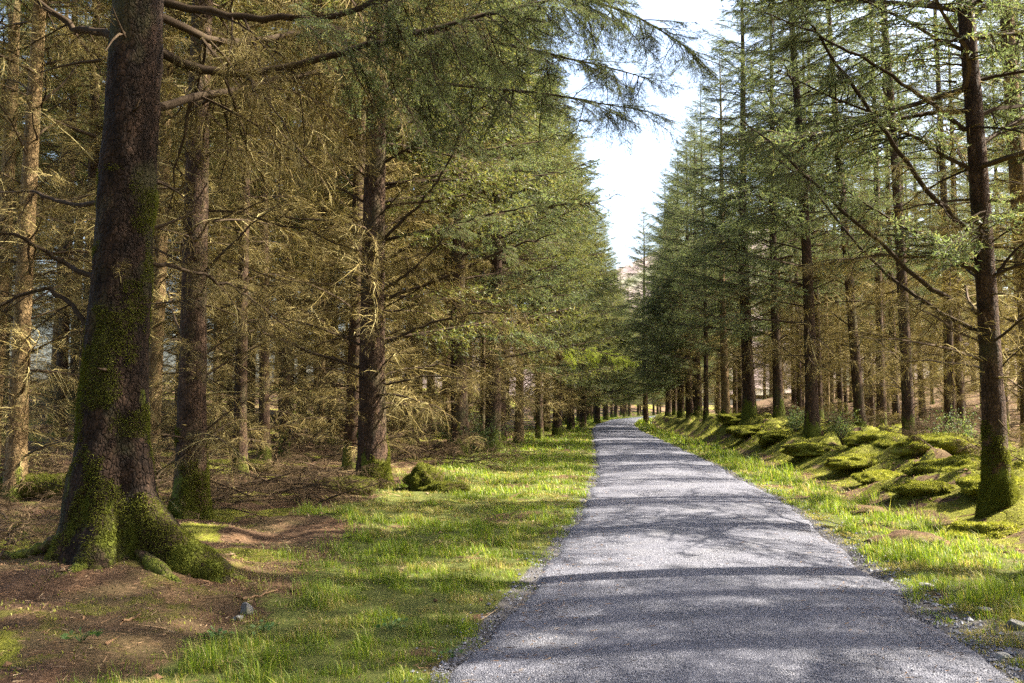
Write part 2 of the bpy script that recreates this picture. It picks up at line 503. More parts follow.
# ------------------------------------------------------------------ where a picture point stands at depth d
def at(pxx, pyy, d):
    a, b = (pxx - 512) / FPX, (341.5 - pyy) / FPX
    dy = math.cos(PITCH) - b * math.sin(PITCH); dz = math.sin(PITCH) + b * math.cos(PITCH)
    s = d / dy
    return Vector((a * s, d, CAM_H + dz * s))


# ------------------------------------------------------------------ ground cover
def in_view(x, y, m=.6):
    return (np.abs(x) < y * .585 + m) & (y > 4.3)


def scatter(n, x0, x1, y0, y1, rng):
    x = rng.uniform(x0, x1, n); y = rng.uniform(y0, y1, n)
    k = in_view(x, y); return x[k], y[k]


def blades(mb, x, y, hgt, wid, rng, lean=.5, mat=0):
    n = len(x); z = height(x, y) - .005
    az = rng.uniform(0, 2 * np.pi, n); d = np.stack([np.cos(az), np.sin(az), np.zeros(n)], 1)
    s = np.stack([-np.sin(az + rng.normal(0, .5, n)), np.cos(az), np.zeros(n)], 1)
    ln = rng.uniform(.1, 1, n) * lean
    p0 = np.stack([x, y, z], 1); up = np.array([0, 0, 1.0])
    h = hgt[:, None]; w = (wid * .5)[:, None]; ln = ln[:, None]
    mid = p0 + up * h * .55 + d * h * ln * .3; tip = p0 + up * h * (1 - .35 * ln) + d * h * ln
    v = np.stack([p0 - s * w, p0 + s * w, mid - s * w * .7, mid + s * w * .7, tip], 1).reshape(-1, 3)
    b = np.arange(n)[:, None] * 5
    f = np.concatenate([b + [[0, 1, 3]], b + [[0, 3, 2]], b + [[2, 3, 4]]])
    mb.add(v, f, mat)


rg = rng_(1)
mb = MB()
for (y0, y1, dens, hs, ws) in ((4.3, 9, 5200, .085, .0045), (9, 16, 3000, .095, .0075), (16, 30, 1100, .105, .014), (30, 60, 320, .12, .028), (60, 130, 70, .14, .06)):
    for (a, b) in ((-7.0, -1.45), (1.45, 5.4)):
        n = int((b - a) * (y1 - y0) * dens)
        y = rg.uniform(y0, y1, n); x = cx(y) + rg.uniform(a, b, n)
        k = in_view(x, y); x, y = x[k], y[k]
        g, m_, gr_ = zones(x, y)
        tuft = fbm(x / .16, y / .16, seed=81, oct=2); big = fbm(x / .9, y / .9, seed=83, oct=2)
        keep = rg.uniform(0, 1, len(x)) < g * sstep(.3, .62, tuft) * 1.1
        x, y = x[keep], y[keep]; big = big[keep]
        far = np.abs(x - cx(y))
        tl_ = tuft[keep]; hh = hs * (.55 + 1.1 * sstep(.5, .8, tl_)) * rg.uniform(.35, 1.3, len(x)) * (.45 + 1.1 * big) * (.45 + .55 * sstep(1.6, 2.3, far)) * np.where(x > cx(y), 1.6, 1)
        dry = fbm(x / .8 + 40, y / .8, seed=87, oct=3)
        hh = hh * (1 - .45 * sstep(.5, .62, dry))
        isd = rg.uniform(0, 1, len(x)) < .08 + .65 * sstep(.54, .68, dry + .05 * (x < cx(y)))
        wv = ws * rg.uniform(.6, 1.2, len(x))
        for kk, mm in ((~isd, 0), (isd, 1)):
            blades(mb, x[kk], y[kk], hh[kk], wv[kk], rg, 1.0 if mm == 0 else 1.4, mm)
grass = mb.obj('grass', [M['grass'], M['grass_dry']]); grass['kind'] = 'stuff'

# moss fronds over the bank and the left floor
mb = MB()
for (y0, y1, dens, hs, ws) in ((5, 14, 1300, .022, .009), (14, 24, 600, .03, .016), (24, 45, 170, .045, .035)):
    for (a, b) in ((-9, -3.2), (2.6, 11)):
        n = int((b - a) * (y1 - y0) * dens)
        y = rg.uniform(y0, y1, n); x = cx(y) + rg.uniform(a, b, n)
        k = in_view(x, y); x, y = x[k], y[k]
        g, m_, gr_ = zones(x, y)
        keep = rg.uniform(0, 1, len(x)) < m_ * 1.1
        x, y = x[keep], y[keep]
        blades(mb, x, y, hs * rg.uniform(.5, 1.5, len(x)), ws * rg.uniform(.6, 1.3, len(x)), rg, 1.0)
moss = mb.obj('moss_cover', [M['moss']]); moss['kind'] = 'stuff'

def chips(mb, x, y, z, r, rng):
    """little angular stones: squashed, jittered octahedra"""
    n = len(x)
    base = np.array([[1, 0, 0], [0, 1, 0], [-1, 0, 0], [0, -1, 0], [0, 0, .7], [0, 0, -.5]])
    v = base[None] * (1 + rng.uniform(-.35, .35, (n, 6, 3))) + rng.uniform(-.15, .15, (n, 6, 3))
    a = rng.uniform(0, 6.28, n); c, s = np.cos(a), np.sin(a)
    vx = v[..., 0] * c[:, None] - v[..., 1] * s[:, None]; vy = v[..., 0] * s[:, None] + v[..., 1] * c[:, None]
    v = np.stack([vx, vy, v[..., 2]], -1) * r[:, None, None] + np.stack([x, y, z], 1)[:, None, :]
    f = np.array([[0, 1, 4], [1, 2, 4], [2, 3, 4], [3, 0, 4], [1, 0, 5], [2, 1, 5], [3, 2, 5], [0, 3, 5]])
    mb.add(v.reshape(-1, 3), (np.arange(n)[:, None, None] * 6 + f[None]).reshape(-1, 3), 0, False)



# twigs, chips and needles lying on the floor
mb = MB()
for (y0, y1, n, l, w) in ((4.5, 12, 110000, .045, .0055), (4.5, 12, 900, .16, .014), (12, 24, 26000, .10, .010), (12, 24, 900, .3, .02), (24, 50, 8000, .2, .02)):
    y = rg.uniform(y0, y1, n); x = rg.uniform(-16, 16, n)
    k = in_view(x, y); x, y = x[k], y[k]
    u = x - cx(y); g, m_, gr_ = zones(x, y)
    keep = (np.abs(u) > 1.75) & (rg.uniform(0, 1, len(x)) < (1 - g) * (1 - .6 * m_) + .06)
    x, y = x[keep], y[keep]; az = rg.uniform(0, 6.28, len(x))
    d = unit(np.stack([np.cos(az), np.sin(az), rg.normal(.05, .22, len(x))], 1))
    p = np.stack([x, y, height(x, y) + .012], 1)
    v, f = spikes(p, d, l * rg.uniform(.3, 1.8, len(x)) , w * rg.uniform(.5, 1.6, len(x)), rg)
    mb.add(v, f, 0)
n = 1500
y = 4.4 + rg.exponential(6, n); u = rg.choice([-1, 1], n) * (1.55 - np.abs(rg.normal(0, .45, n))); x = cx(y) + u; az = rg.uniform(0, 6.28, n)
d = unit(np.stack([np.cos(az), np.sin(az), rg.normal(0, .1, n)], 1))
v, f = spikes(np.stack([x, y, .022 + .05 * (1 - (u / 1.7) ** 2) + .012], 1), d, rg.uniform(.02, .09, n), .005, rg); mb.add(v, f, 0)
n = 420
y = rg.uniform(5, 20, n); x = rg.uniform(-11, 11, n); k = in_view(x, y) & (np.abs(x - cx(y)) > 1.9); x, y = x[k], y[k]
chips(mb, x, y, height(x, y) + .01, rg.uniform(.012, .04, len(x)), rg)
litter = mb.obj('litter', [M['litter']]); litter['kind'] = 'stuff'


mb = MB()
for (y0, y1, n, r0_, r1_) in ((4.4, 8, 36000, .0025, .0060), (8, 14, 20000, .0035, .008), (14, 26, 8000, .006, .012)):
    y = rg.uniform(y0, y1, n); k = rg.uniform(-.02, 1.02, n)
    u = edge_l(y) * (1 - k) + edge_r(y) * k
    z = .022 + .05 * (1 - (u / 1.7) ** 2)
    x = cx(y) + u
    chips(mb, x, y, z, rg.uniform(r0_, r1_, n) * rg.choice([.7, 1, 1, 1.5], n), rg)
# loose stones along both ragged edges
for s, n in ((-1, 500), (1, 2200)):
    y = 4.4 + rg.exponential(4.5, n); u = s * (1.6 + np.abs(rg.normal(0, .16 if s < 0 else .30, n)))
    x = cx(y) + u
    chips(mb, x, y, height(x, y) + .006, rg.uniform(.005, .014, n) * rg.choice([.6, 1, 1, 1.7], n), rg)
gravel = mb.obj('gravel', [M['stone_bits']]); gravel['kind'] = 'stuff'


# ------------------------------------------------------------------ branches
def branch_template(seed, green, flat=True, ns=30, needles=1.0):
    """unit-length bough along +X. materials: 0 limb, 1 twig, 2 needle"""
    rg = rng_(seed); mb = MB()
    t = np.linspace(0, 1, 8)
    wig = np.cumsum(rg.normal(0, .018, 8)); wig -= wig[0]
    if green: z = .05 * t - .30 * t ** 2 + .20 * t ** 3
    else: z = .08 * t - rg.uniform(.10, .34) * t ** 2 + rg.normal(0, .010, 8) * t
    ax = np.stack([t, wig, z], 1)
    v, f = tube(ax, .0100 * (1 - t) ** .9 + .0016, 4); mb.add(v, f, 0)
    st = np.sort(rg.uniform(.10 if green else .2, .99, ns)); side = np.where(np.arange(ns) % 2 == 0, 1, -1)
    side = np.where(rg.uniform(0, 1, ns) < .15, -side, side)
    P = np.stack([np.interp(st, t, ax[:, k]) for k in range(3)], 1)
    ang = np.radians(rg.uniform(35, 68, ns)) if green else np.radians(rg.uniform(25, 80, ns))
    L = (.44 * (1 - st) ** .75 * rg.uniform(.5, 1.1, ns) + .06) * (1 if green else rg.uniform(.55, 1.1, ns))
    L *= sstep(.02, .28, st) * .6 + .4
    dz = rg.normal(-.12, .16, ns) if green else rg.normal(-.15, .45, ns)
    D = unit(np.stack([np.cos(ang), side * np.sin(ang), dz], 1))
    tp, td, tl = [], [], []
    for i in range(ns):
        s = np.linspace(0, 1, 4)
        droop = (-.28 if green else -.42) * L[i] * s ** 2
        q = P[i] + D[i] * (L[i] * s)[:, None] + np.array([0, 0, 1.0]) * droop[:, None] + rg.normal(0, .006, (4, 3)) * s[:, None] + np.array([1, 0, 0]) * (.16 * L[i] * s ** 2)[:, None]
        v, f = tube(q, (.0030 if green else .0030) * (1 - s) + .0008, 3, False); mb.add(v, f, 1 if not green else 0)
        n3 = max(3, int(L[i] * (34 if green else 50)))
        a = rg.uniform(.08, 1, n3)
        p3 = np.stack([np.interp(a, s, q[:, k]) for k in range(3)], 1)
        loc = unit(q[-1] - q[0]); sd = unit(np.cross(loc, [0, 0, 1.0]))
        sg = np.where(rg.uniform(0, 1, n3) < .5, 1, -1)[:, None]
        d3 = unit(loc * rg.uniform(.4, 1.1, (n3, 1)) + sd * sg * rg.uniform(.3, 1.0, (n3, 1)) + np.array([0, 0, 1.0]) * rg.normal(-.25 if green else -.35, .3 if green else .5, (n3, 1)))
        l3 = (.10 * (1 - a) + .035) * rg.uniform(.5, 1.3, n3) * (1.0 if green else 1.5)
        tp += [p3]; td += [d3]; tl += [l3]
        if green:
            nn = int(12 * needles * (L[i] / .2)) + 2
            tp2 = rg.uniform(.15, 1, nn)
            pn = np.stack([np.interp(tp2, s, q[:, k]) for k in range(3)], 1)
            dn = unit(loc * .7 + rg.normal(0, .6, (nn, 3)))
            v, f = spikes(pn, dn, rg.uniform(.014, .027, nn), .0050, rg); mb.add(v, f, 2)
    tp, td, tl = np.concatenate(tp), np.concatenate(td), np.concatenate(tl)
    v, f = spikes(tp, td, tl, .0022 if not green else .0022, rg); mb.add(v, f, 1)
    if green:
        k = int(10 * needles)
        i = np.repeat(np.arange(len(tp)), k); a = rg.uniform(.05, 1.02, len(i))
        pn = tp[i] + td[i] * (tl[i] * a)[:, None]
        dn = unit(td[i] * .75 + rg.normal(0, .55, (len(i), 3)))
        v, f = spikes(pn, dn, rg.uniform(.013, .025, len(i)), .0050, rg); mb.add(v, f, 2)
    else:
        i = np.repeat(np.arange(len(tp)), 2)[::1]; a = rg.uniform(.2, 1., len(i))
        pn = tp[i] + td[i] * (tl[i] * a)[:, None]
        dn = unit(td[i] * .5 + rg.normal(0, .6, (len(i), 3)) + np.array([0, 0, -.25]))
        v, f = spikes(pn, dn, rg.uniform(.02, .055, len(i)), .0022, rg); mb.add(v, f, 1)
    return mb.arrays()


TG = [branch_template(100 + i, True, ns=26 + 2 * (i % 4)) for i in range(8)]
TGS = [branch_template(150 + i, True, ns=20, needles=.7) for i in range(5)]
TD = [branch_template(200 + i, False, ns=18 + 3 * (i % 4)) for i in range(10)]


def place(mb, tpl, L, az, el, roll, org, thick=1.0, remap=None):
    v, f, m = tpl
    v = v * L
    ce, se = math.cos(el), math.sin(el); cr, sr = math.cos(roll), math.sin(roll); ca, sa = math.cos(az), math.sin(az)
    y = v[:, 1] * cr - v[:, 2] * sr; z = v[:, 1] * sr + v[:, 2] * cr; x = v[:, 0]
    x2 = x * ce - z * se; z2 = x * se + z * ce
    w = np.stack([x2 * ca - y * sa, x2 * sa + y * ca, z2], 1) + np.asarray(org)
    mb.add(w, f, m if remap is None else remap[m], False)


def make_crown(seed, H, green_from, rmax, z0=.8, step=.36, per=(3, 5), dead=True, sparse=False, dead_len=(1.3, 2.9), dead_top=None, green_per=None):
    """green_from(az) gives the height at which live boughs begin; +X is the path side.
    returns (live crown mesh builder, dead branch mesh builder)"""
    rg = rng_(seed); g, d = MB(), MB()
    z = z0
    while z < H - .15:
        n = int(rg.integers(per[0], per[1] + 1)); off = rg.uniform(0, 6.28)
        for k in range(n):
            az = off + k * 6.283 / n + rg.normal(0, .3)
            c = math.cos(az)
            zz = z + rg.uniform(-.18, .18)
            gf = green_from(az) + rg.normal(0, .9)
            tr = (1 - zz / H)
            if zz > gf:
                lo = green_from(az)
                env = rmax * max(.05, (1 - (zz - lo) / (H - lo + .01))) ** .68
                if zz < lo + 2: env *= .85
                L = max(.25, env * rg.uniform(.7, 1.1))
                el = R(rg.normal(12 + 30 * (1 - tr) ** 2, 7))
                if sparse and rg.uniform() < .25: continue
                tp = TGS if sparse else TG
                place(g, tp[rg.integers(len(tp))], L, az, el, rg.normal(0, .25), (0, 0, zz))
            elif dead:
                if rg.uniform() < .12: continue
                L = rg.uniform(*dead_len) * (.65 + .35 * sstep(.5, 4, zz)) * (1.15 if rg.uniform() < .2 else 1)
                el = R(rg.normal(20, 15))
                place(d, TD[rg.integers(len(TD))], L, az, el, rg.normal(0, .5), (0, 0, zz))
        z += step * rg.uniform(.7, 1.3) * (1 if z < .5 * H else .5 + .5 * (1 - z / H) / .5)
    return g, d


def crown_meshes(tagname, seed, H, gf, rmax, mats_g, **kw):
    g, d = make_crown(seed, H, gf, rmax, **kw)
    mg = g.mesh('crown', [M['limb'], M['twig'], mats_g]) if g.v else None
    md = d.mesh('dead_branches', [M['limb'], M['twig']]) if d.v else None
    return mg, md, H


def trunk_mb(seed, H, r0, flare=.5, fh=.35, lobes=5, sides=16, rings=40, sway=.10, top=.03, dirs=None, rough=.03, zfine=1.6):
    rg = rng_(seed)
    k = rings // 2
    z = np.concatenate([np.linspace(-.25, zfine, k, endpoint=False), np.linspace(zfine, H, rings - k)])
    th = np.arange(sides) * 2 * np.pi / sides
    ZZ, TT = np.meshgrid(z, th, indexing='ij')
    ph = rg.uniform(0, 6.28, 4)
    base = r0 * (top + (1 - top) * (1 - np.clip(ZZ, 0, H) / H) ** .8)
    zc = np.clip(ZZ, 0, None)
    lob = 0
    if dirs is None:
        dirs = [(a + rg.normal(0, .25), rg.uniform(.5, 1.1), rg.uniform(.25, .5)) for a in np.arange(lobes) * 6.283 / lobes + ph[0]]
    for q in dirs:
        a, s, w = q[:3]
        dd = np.angle(np.exp(1j * (TT - a + .35 * (vnoise(zc * 2.2, TT * 0 + a * 3, seed=seed) - .5))))
        lob = lob + s * np.exp(-(dd / w) ** 2) * np.exp(-zc / (q[3] if len(q) > 3 else fh)) / np.exp(-zc / fh)
    r = base * (1 + flare * .45 * np.exp(-zc / (fh * 2.2)) + flare * lob * np.exp(-zc / fh) * 1.0)
    x0, y0 = np.cos(TT) * r, np.sin(TT) * r
    nn = fbm(x0 * 6 + 5, y0 * 6, ZZ * 3.5, seed=seed, oct=3) - .5
    n2 = fbm(x0 * 22 + 5, y0 * 22, ZZ * 12, seed=seed + 5, oct=2) - .5
    r = r * (1 + rough * 5 * nn) + rough * .35 * n2
    sx = sway * (np.sin(ZZ * .33 + ph[1]) - np.sin(ph[1])) * .6; sy = sway * (np.sin(ZZ * .29 + ph[2]) - np.sin(ph[2])) * .6
    f_ = sstep(0, 1.5, ZZ)
    v = np.stack([np.cos(TT) * r + sx * f_, np.sin(TT) * r + sy * f_, ZZ], -1)
    mb = MB(); mb.add(v.reshape(-1, 3), grid_faces(len(z), sides, True), 0)
    return mb


def stubs(mb, rg, H, r0, n, z0, z1):
    """short snapped-off branch stubs and dry hanging twigs on the trunk"""
    for i in range(n):
        z = rg.uniform(z0, z1); az = rg.uniform(0, 6.28); r = r0 * (1 - z / H) ** .8
        d = unit(np.array([math.cos(az), math.sin(az), rg.normal(.1, .3)])); l = rg.uniform(.08, .45)
        p = np.array([math.cos(az) * r * .8, math.sin(az) * r * .8, z])
        s = np.linspace(0, 1, 4)
        q = p + d * (s * (l + r * .3))[:, None] + np.array([0, 0, -1]) * (s ** 2 * l * rg.uniform(-.2, .5))[:, None]
        v, f = tube(q, .014 * (1 - s) + .004, 4); mb.add(v, f, 1)


def trunk_mesh(seed, H, r0, mat, **kw):
    mb = trunk_mb(seed, H, r0, **kw)
    stubs(mb, rng_(seed + 1), H, r0, 26, .5, 7)
    return mb.mesh('trunk', [mat, M['twig']])


# --- shared kinds of tree. +X faces the path
def gfL(az): return 8.5 - 4.5 * max(0, math.cos(az)) ** 1.2
def gfI(az): return 8.8
def gfR(az): return 5.8 - 2.6 * max(0, math.cos(az))
def gfRI(az): return 6.5
def gfF(az): return 4.8 - 2.3 * max(0, math.cos(az))


KIND = {}
KIND['left_edge'] = [crown_meshes('le', 300 + i, 20, gfL, 4.3, (M['needle_warm'], M['needle'])[i], z0=.9, step=.40, per=(3, 5)) for i in range(2)]
KIND['left_inner'] = [crown_meshes('li', 310 + i, 20, gfI, 3.1, M['needle_warm'], z0=.4, step=.47, per=(3, 5), dead_len=(1.0, 2.6)) for i in range(3)]
KIND['right_edge'] = [crown_meshes('re', 320 + i, 21, gfR, 4.2, M['needle'], z0=1.9, step=.56, per=(3, 4), dead_len=(1.4, 3.0)) for i in range(2)]
KIND['right_inner'] = [crown_meshes('ri', 330 + i, 20, gfRI, 2.5, M['needle'], z0=.4, step=.58, per=(2, 4), dead_len=(1.0, 2.5)) for i in range(2)]
KIND['right_deep'] = [crown_meshes('rd', 335 + i, 19, lambda a: 6.0, 2.3, (M['needle'], M['needle_warm'])[i], z0=.3, step=.42, per=(3, 5), dead_len=(1.2, 2.7)) for i in range(2)]
KIND['far_edge'] = [crown_meshes('fe', 340 + i, 21 + .8 * i, gfF, 4.5, (M['needle'], M['needle_warm'], M['needle'])[i % 3], z0=1.8, step=.50, per=(3, 5)) for i in range(3)]
KIND['larch'] = [crown_meshes('la', 350, 17, lambda a: 2.0, 3.0, M['larch'], z0=1.8, step=.34, per=(4, 6), sparse=True)]
TRUNKS = [trunk_mesh(400 + i, 20, .24, M['bark'], flare=.45, sides=14, rings=36) for i in range(4)]
TRUNKS_P = [trunk_mesh(410 + i, 20, .22, M['bark_pale_sunlit'], flare=.4, sides=14, rings=36) for i in range(2)]
_cnt = [0]


def tree(kind, x, y, label, rot, scale=1.0, group=None, r0=None, lean=(0, 0), bark=None, variant=None, trunk=None, cat='tree', sink=.05, dead=True, name='spruce_tree'):
    i = _cnt[0]; _cnt[0] += 1
    o = thing(name, label, cat, (x, y, h0(x, y) - sink), group)
    o.rotation_euler = (lean[1], lean[0], rot) if lean != (0, 0) else (0, 0, rot)
    if lean != (0, 0):
        from mathutils import Matrix
        mm = Matrix.Rotation(lean[0], 3, 'Y') @ Matrix.Rotation(-lean[1], 3, 'X') @ Matrix.Rotation(rot, 3, 'Z')
        o.rotation_euler = mm.to_euler()
    mg, md, H = KIND[kind][(i if variant is None else variant) % len(KIND[kind])]
    if trunk is not None:
        link('trunk', trunk, o)
    else:
        pool = TRUNKS_P if bark == 'pale' else TRUNKS
        t = link('trunk', pool[i % len(pool)], o)
        if r0:
            k = r0 / .24 / scale; t.scale = (k, k, 1)
    if mg: link('crown', mg, o)
    if md and dead: link('dead_branches', md, o)
    o.scale = (scale, scale, scale)
    return o


rt = random.Random(7)
# ================================================================== the big old spruce
T1 = at(104, 575, 7.75); T1.z = h0(T1.x, T1.y) - .10
big = thing('spruce_tree', 'thick old spruce with mossy flared roots and heavy dark limbs, close beside the path', 'tree', T1)
big.rotation_euler = (0, R(1.1), 0)
dirs = [(R(-8), 3.3, .36, .40), (R(-26), 2.1, .30, .62), (R(-72), 1.5, .42, .36), (R(-135), .8, .5, .4), (R(175), .5, .5, .4), (R(90), .8, .5, .3)]
tm = trunk_mb(500, 21, .268, flare=.66, fh=.38, dirs=dirs, sides=120, rings=170, sway=.06, rough=.045, zfine=4.5)
tv, tf, _ = tm.arrays()
stubs(tm, rng_(501), 21, .36, 20, 1.2, 7)
r_ = rng_(503)
for i in range(26):
    z_ = r_.uniform(1.6, 6.5); a_ = r_.uniform(0, 6.28); q_ = .34 * (1 - z_ / 21) ** .8 * .95
    place(tm, TD[i % 10], r_.uniform(.25, .6), a_, R(r_.normal(0, 30)), r_.uniform(-1, 1), (math.cos(a_) * q_, math.sin(a_) * q_, z_), remap=np.array([2, 2, 2]))
tm.obj('trunk', [M['bark_big'], M['limb'], M['twig']], big)


def surface_points(v, f, n, rg, keep):
    a, b, c = v[f[:, 0]], v[f[:, 1]], v[f[:, 2]]
    cr = np.cross(b - a, c - a); ar = np.linalg.norm(cr, axis=1)
    cen = (a + b + c) / 3
    wgt = ar * keep(cen)
    i = rg.choice(len(f), n, p=wgt / wgt.sum())
    r1, r2 = rg.uniform(0, 1, n), rg.uniform(0, 1, n); s = np.sqrt(r1)
    p = a[i] * (1 - s)[:, None] + b[i] * (s * (1 - r2))[:, None] + c[i] * (s * r2)[:, None]
    return p, unit(cr[i])


def moss_on(v, f, n, rg, top, name, parent, amt=.5, l=.035, w=.012, flip=1):
    def keep(c):
        k = fbm(c[:, 0] * 3.2, c[:, 1] * 3.2, c[:, 2] * 2.6, seed=77, oct=3) + (.16 - .30 * np.clip(c[:, 2] / top, 0, 2)) * amt * 2
        return sstep(.47, .60, k) * (c[:, 2] < top * 1.4) * (c[:, 2] > -.1) + 1e-9
    p, nrm = surface_points(v, f, n, rg, keep)
    d = unit(nrm * flip * .8 + rg.normal(0, .55, p.shape) + np.array([0, 0, -.25]))
    vv, ff = spikes(p, d, l * rg.uniform(.5, 1.5, n), w * rg.uniform(.6, 1.3, n), rg)
    mb = MB(); mb.add(vv, ff, 0)
    return mb.obj(name, [M['moss_trunk']], parent)


moss_on(tv, tf, 60000, rng_(502), 2.4, 'moss', big, .09, .020, .0055)


def limb(parent, pts, r0, seed, needles_from=.45, twig_len=.9, n=34, name='branch', mat_needle='needle', needles=1.0, hang=.35):
    """a heavy limb along pts (in the parent's space) with hanging side sprays"""
    rg = rng_(seed); mb = MB()
    pts = np.asarray(pts, float)
    t = np.linspace(0, 1, len(pts)); s = np.linspace(0, 1, 22)
    q = np.stack([np.interp(s, t, pts[:, k]) for k in range(3)], 1)
    ker = np.array([.25, .5, .25])
    for _ in range(3):
        q[1:-1] = .25 * q[:-2] + .5 * q[1:-1] + .25 * q[2:]
    ln = np.linalg.norm(np.diff(q, axis=0), axis=1).sum()
    q[1:] += rg.normal(0, .012, (21, 3))
    v, f = tube(q, r0 * (1 - s) ** .7 + .005, 7); mb.add(v, f, 0)
    for i in range(n):
        a = rg.uniform(.12, 1.0) if rg.uniform() < .75 else rg.uniform(.6, 1)
        p = np.array([np.interp(a, s, q[:, k]) for k in range(3)])
        j = min(20, int(a * 21)); d = unit(q[j + 1] - q[j])
        base = math.atan2(d[1], d[0]); sd = 1 if rg.uniform() < .5 else -1
        az = base + sd * R(rg.uniform(20, 85)); L = twig_len * (1.05 - .55 * a) * rg.uniform(.5, 1.2)
        el = R(rg.normal(-18 * hang / .35, 18))
        if a > needles_from:
            place(mb, TG[rg.integers(len(TG))], L, az, el, rg.normal(0, .4), p)
        else:
            place(mb, TD[rg.integers(len(TD))], L, az, el, rg.normal(0, .6), p)
    return mb.obj(name, [M['limb'], M['twig'], M[mat_needle]], parent)


for k, (a_, ln_, rr_) in enumerate(((-4, 1.75, .11), (-32, 1.45, .085), (-75, .95, .07), (-155, 1.1, .06), (30, 1.3, .07), (70, 1.0, .06))):
    r_ = rng_(520 + k); s_ = np.linspace(0, 1, 16)
    ang_ = R(a_) + np.cumsum(r_.normal(0, .07, 16)); st_ = (ln_ - .3) / 15
    rx_ = .3 * math.cos(R(a_)) + np.cumsum(np.cos(ang_)) * st_; ry_ = .3 * math.sin(R(a_)) + np.cumsum(np.sin(ang_)) * st_
    rz__ = height(T1.x + rx_, T1.y + ry_) - T1.z - rr_ * .35 * (.3 + s_) + .10 * (1 - s_) ** 3 + .02 * r_.normal(0, .6, 16)
    v_, f_ = tube(np.stack([rx_, ry_, rz__], 1), rr_ * (1 - .75 * s_) * (1 + .12 * r_.normal(0, 1, 16)), 10)
    v_ = v_ + .03 * (fbm(v_[:, 0] * 7, v_[:, 1] * 7, v_[:, 2] * 7, seed=90 + k)[:, None] - .5)
    mb = MB(); mb.add(v_, f_, 0); mb.obj('root', [M['bark_root']], big)


def loc1(px_, py_, d):
    w = at(px_, py_, d) - T1
    # into the leaning frame
    c, s = math.cos(R(1.1)), math.sin(R(1.1))
    return (w.x * c - w.z * s, w.y, w.x * s + w.z * c)


limb(big, [(.05, 0, 4.55), loc1(225, 80, 8.2), loc1(310, 62, 8.3), loc1(400, 40, 8.4), loc1(500, 10, 8.6), loc1(600, -10, 8.9)], .042, 601, .42, 1.25, 70, hang=.5)
limb(big, [(.05, .05, 3.95), loc1(195, 100, 8.5), loc1(250, 85, 9.2), loc1(330, 66, 10), loc1(430, 84, 11), loc1(540, 92, 12), loc1(640, 110, 13)], .038, 602, .60, 1.5, 80, hang=.5)
limb(big, [(.05, .02, 5.0), loc1(230, 18, 8.0), loc1(330, 20, 7.9), loc1(430, -20, 7.8), loc1(560, -60, 7.8)], .036, 603, .35, 1.2, 40, hang=.6)
limb(big, [(.0, .1, 5.6), loc1(260, -20, 9.0), loc1(400, -40, 10.5), loc1(520, -20, 12), loc1(640, 15, 13.5), loc1(705, 60, 14)], .04, 604, .56, 1.6, 95, hang=.6)
limb(big, [(.05, .1, 4.9), loc1(230, 50, 8.8), loc1(320, 28, 9.8), loc1(450, 32, 11), loc1(560, 56, 12.2), loc1(650, 78, 13)], .036, 610, .62, 1.4, 80, hang=.5)
limb(big, [(-.05, 0, 4.6), loc1(75, 30, 8.2), loc1(20, -15, 8.3), loc1(-60, -50, 8.4)], .036, 605, .6, 1.0, 24, hang=.4)
limb(big, [(-.1, .05, 3.1), loc1(70, 205, 8.4), loc1(25, 190, 8.8), loc1(-50, 200, 9.2)], .022, 606, 2, .8, 18)
limb(big, [(-.1, -.05, 2.35), loc1(60, 262, 8.0), loc1(20, 235, 7.8), loc1(-40, 225, 7.6)], .022, 607, 2, .7, 16)
limb(big, [(-.15, -.05, 1.9), loc1(50, 285, 8.0), loc1(10, 300, 7.9), loc1(-40, 330, 7.8)], .020, 608, 2, .7, 16)
limb(big, [(.1, .05, 2.6), loc1(190, 270, 8.6), loc1(240, 290, 9.0), loc1(290, 330, 9.4)], .018, 609, 2, .8, 20)
mg, md, _ = crown_meshes('big', 610, 21, lambda a: 7.0, 3.2, M['needle'], z0=5.6, per=(2, 4), step=.6)
link('crown', mg, big); link('dead_branches', md, big)

# ================================================================== trees one can tell apart, left of the path
def hero(kind, px_, py_, d, r0, label, rot=0.0, scale=1.0, toppx=None, **kw):
    p = at(px_, py_, d)
    lean = (0, 0)
    if toppx:
        q = at(toppx[0], toppx[1], d)
        lean = (math.atan2(q.x - p.x, q.z - p.z), 0)
    return tree(kind, p.x, p.y, label, rot, scale, None, r0, lean, **kw)


def own_trunk(seed, r0, mat='bark', H=20, **kw):
    k = dict(flare=.6, fh=.32, sides=40, rings=90, rough=.03, zfine=3.0); k.update(kw)
    mb = trunk_mb(seed, H, r0, **k); arr = mb.arrays()
    stubs(mb, rng_(seed + 1), H, r0, 30, .6, 8)
    return mb.mesh('trunk', [M[mat], M['twig']]), arr


tr, arr = own_trunk(510, .27)
t4 = hero('left_edge', 372, 492, 17, .27, 'spruce on a mossy root mound where grass meets the dim wood, long rising branches', 0.2, 1.0, (380, 120), trunk=tr, variant=0)
moss_on(arr[0], arr[1], 16000, rng_(511), 1.0, 'moss', t4, .6, .04, .012)
T4 = t4
LATER = []
tr, arr = own_trunk(520, .19)
t3 = hero('left_inner', 190, 520, 12.0, .2, 'dark slim spruce just behind the thick old trunk, mossy on one flank', 0.4, 1.0, (205, 130), trunk=tr, variant=0)
moss_on(arr[0], arr[1], 12000, rng_(521), 1.1, 'moss', t3, .5, .03, .010)
tr, arr = own_trunk(530, .15, 'bark_pale_sunlit')
t2 = hero('left_inner', 14, 500, 14.5, .19, 'slender spruce with sunlit golden bark, leaning slightly, at the left edge of the picture', 2.0, 1.0, (45, 30), trunk=tr, variant=1)
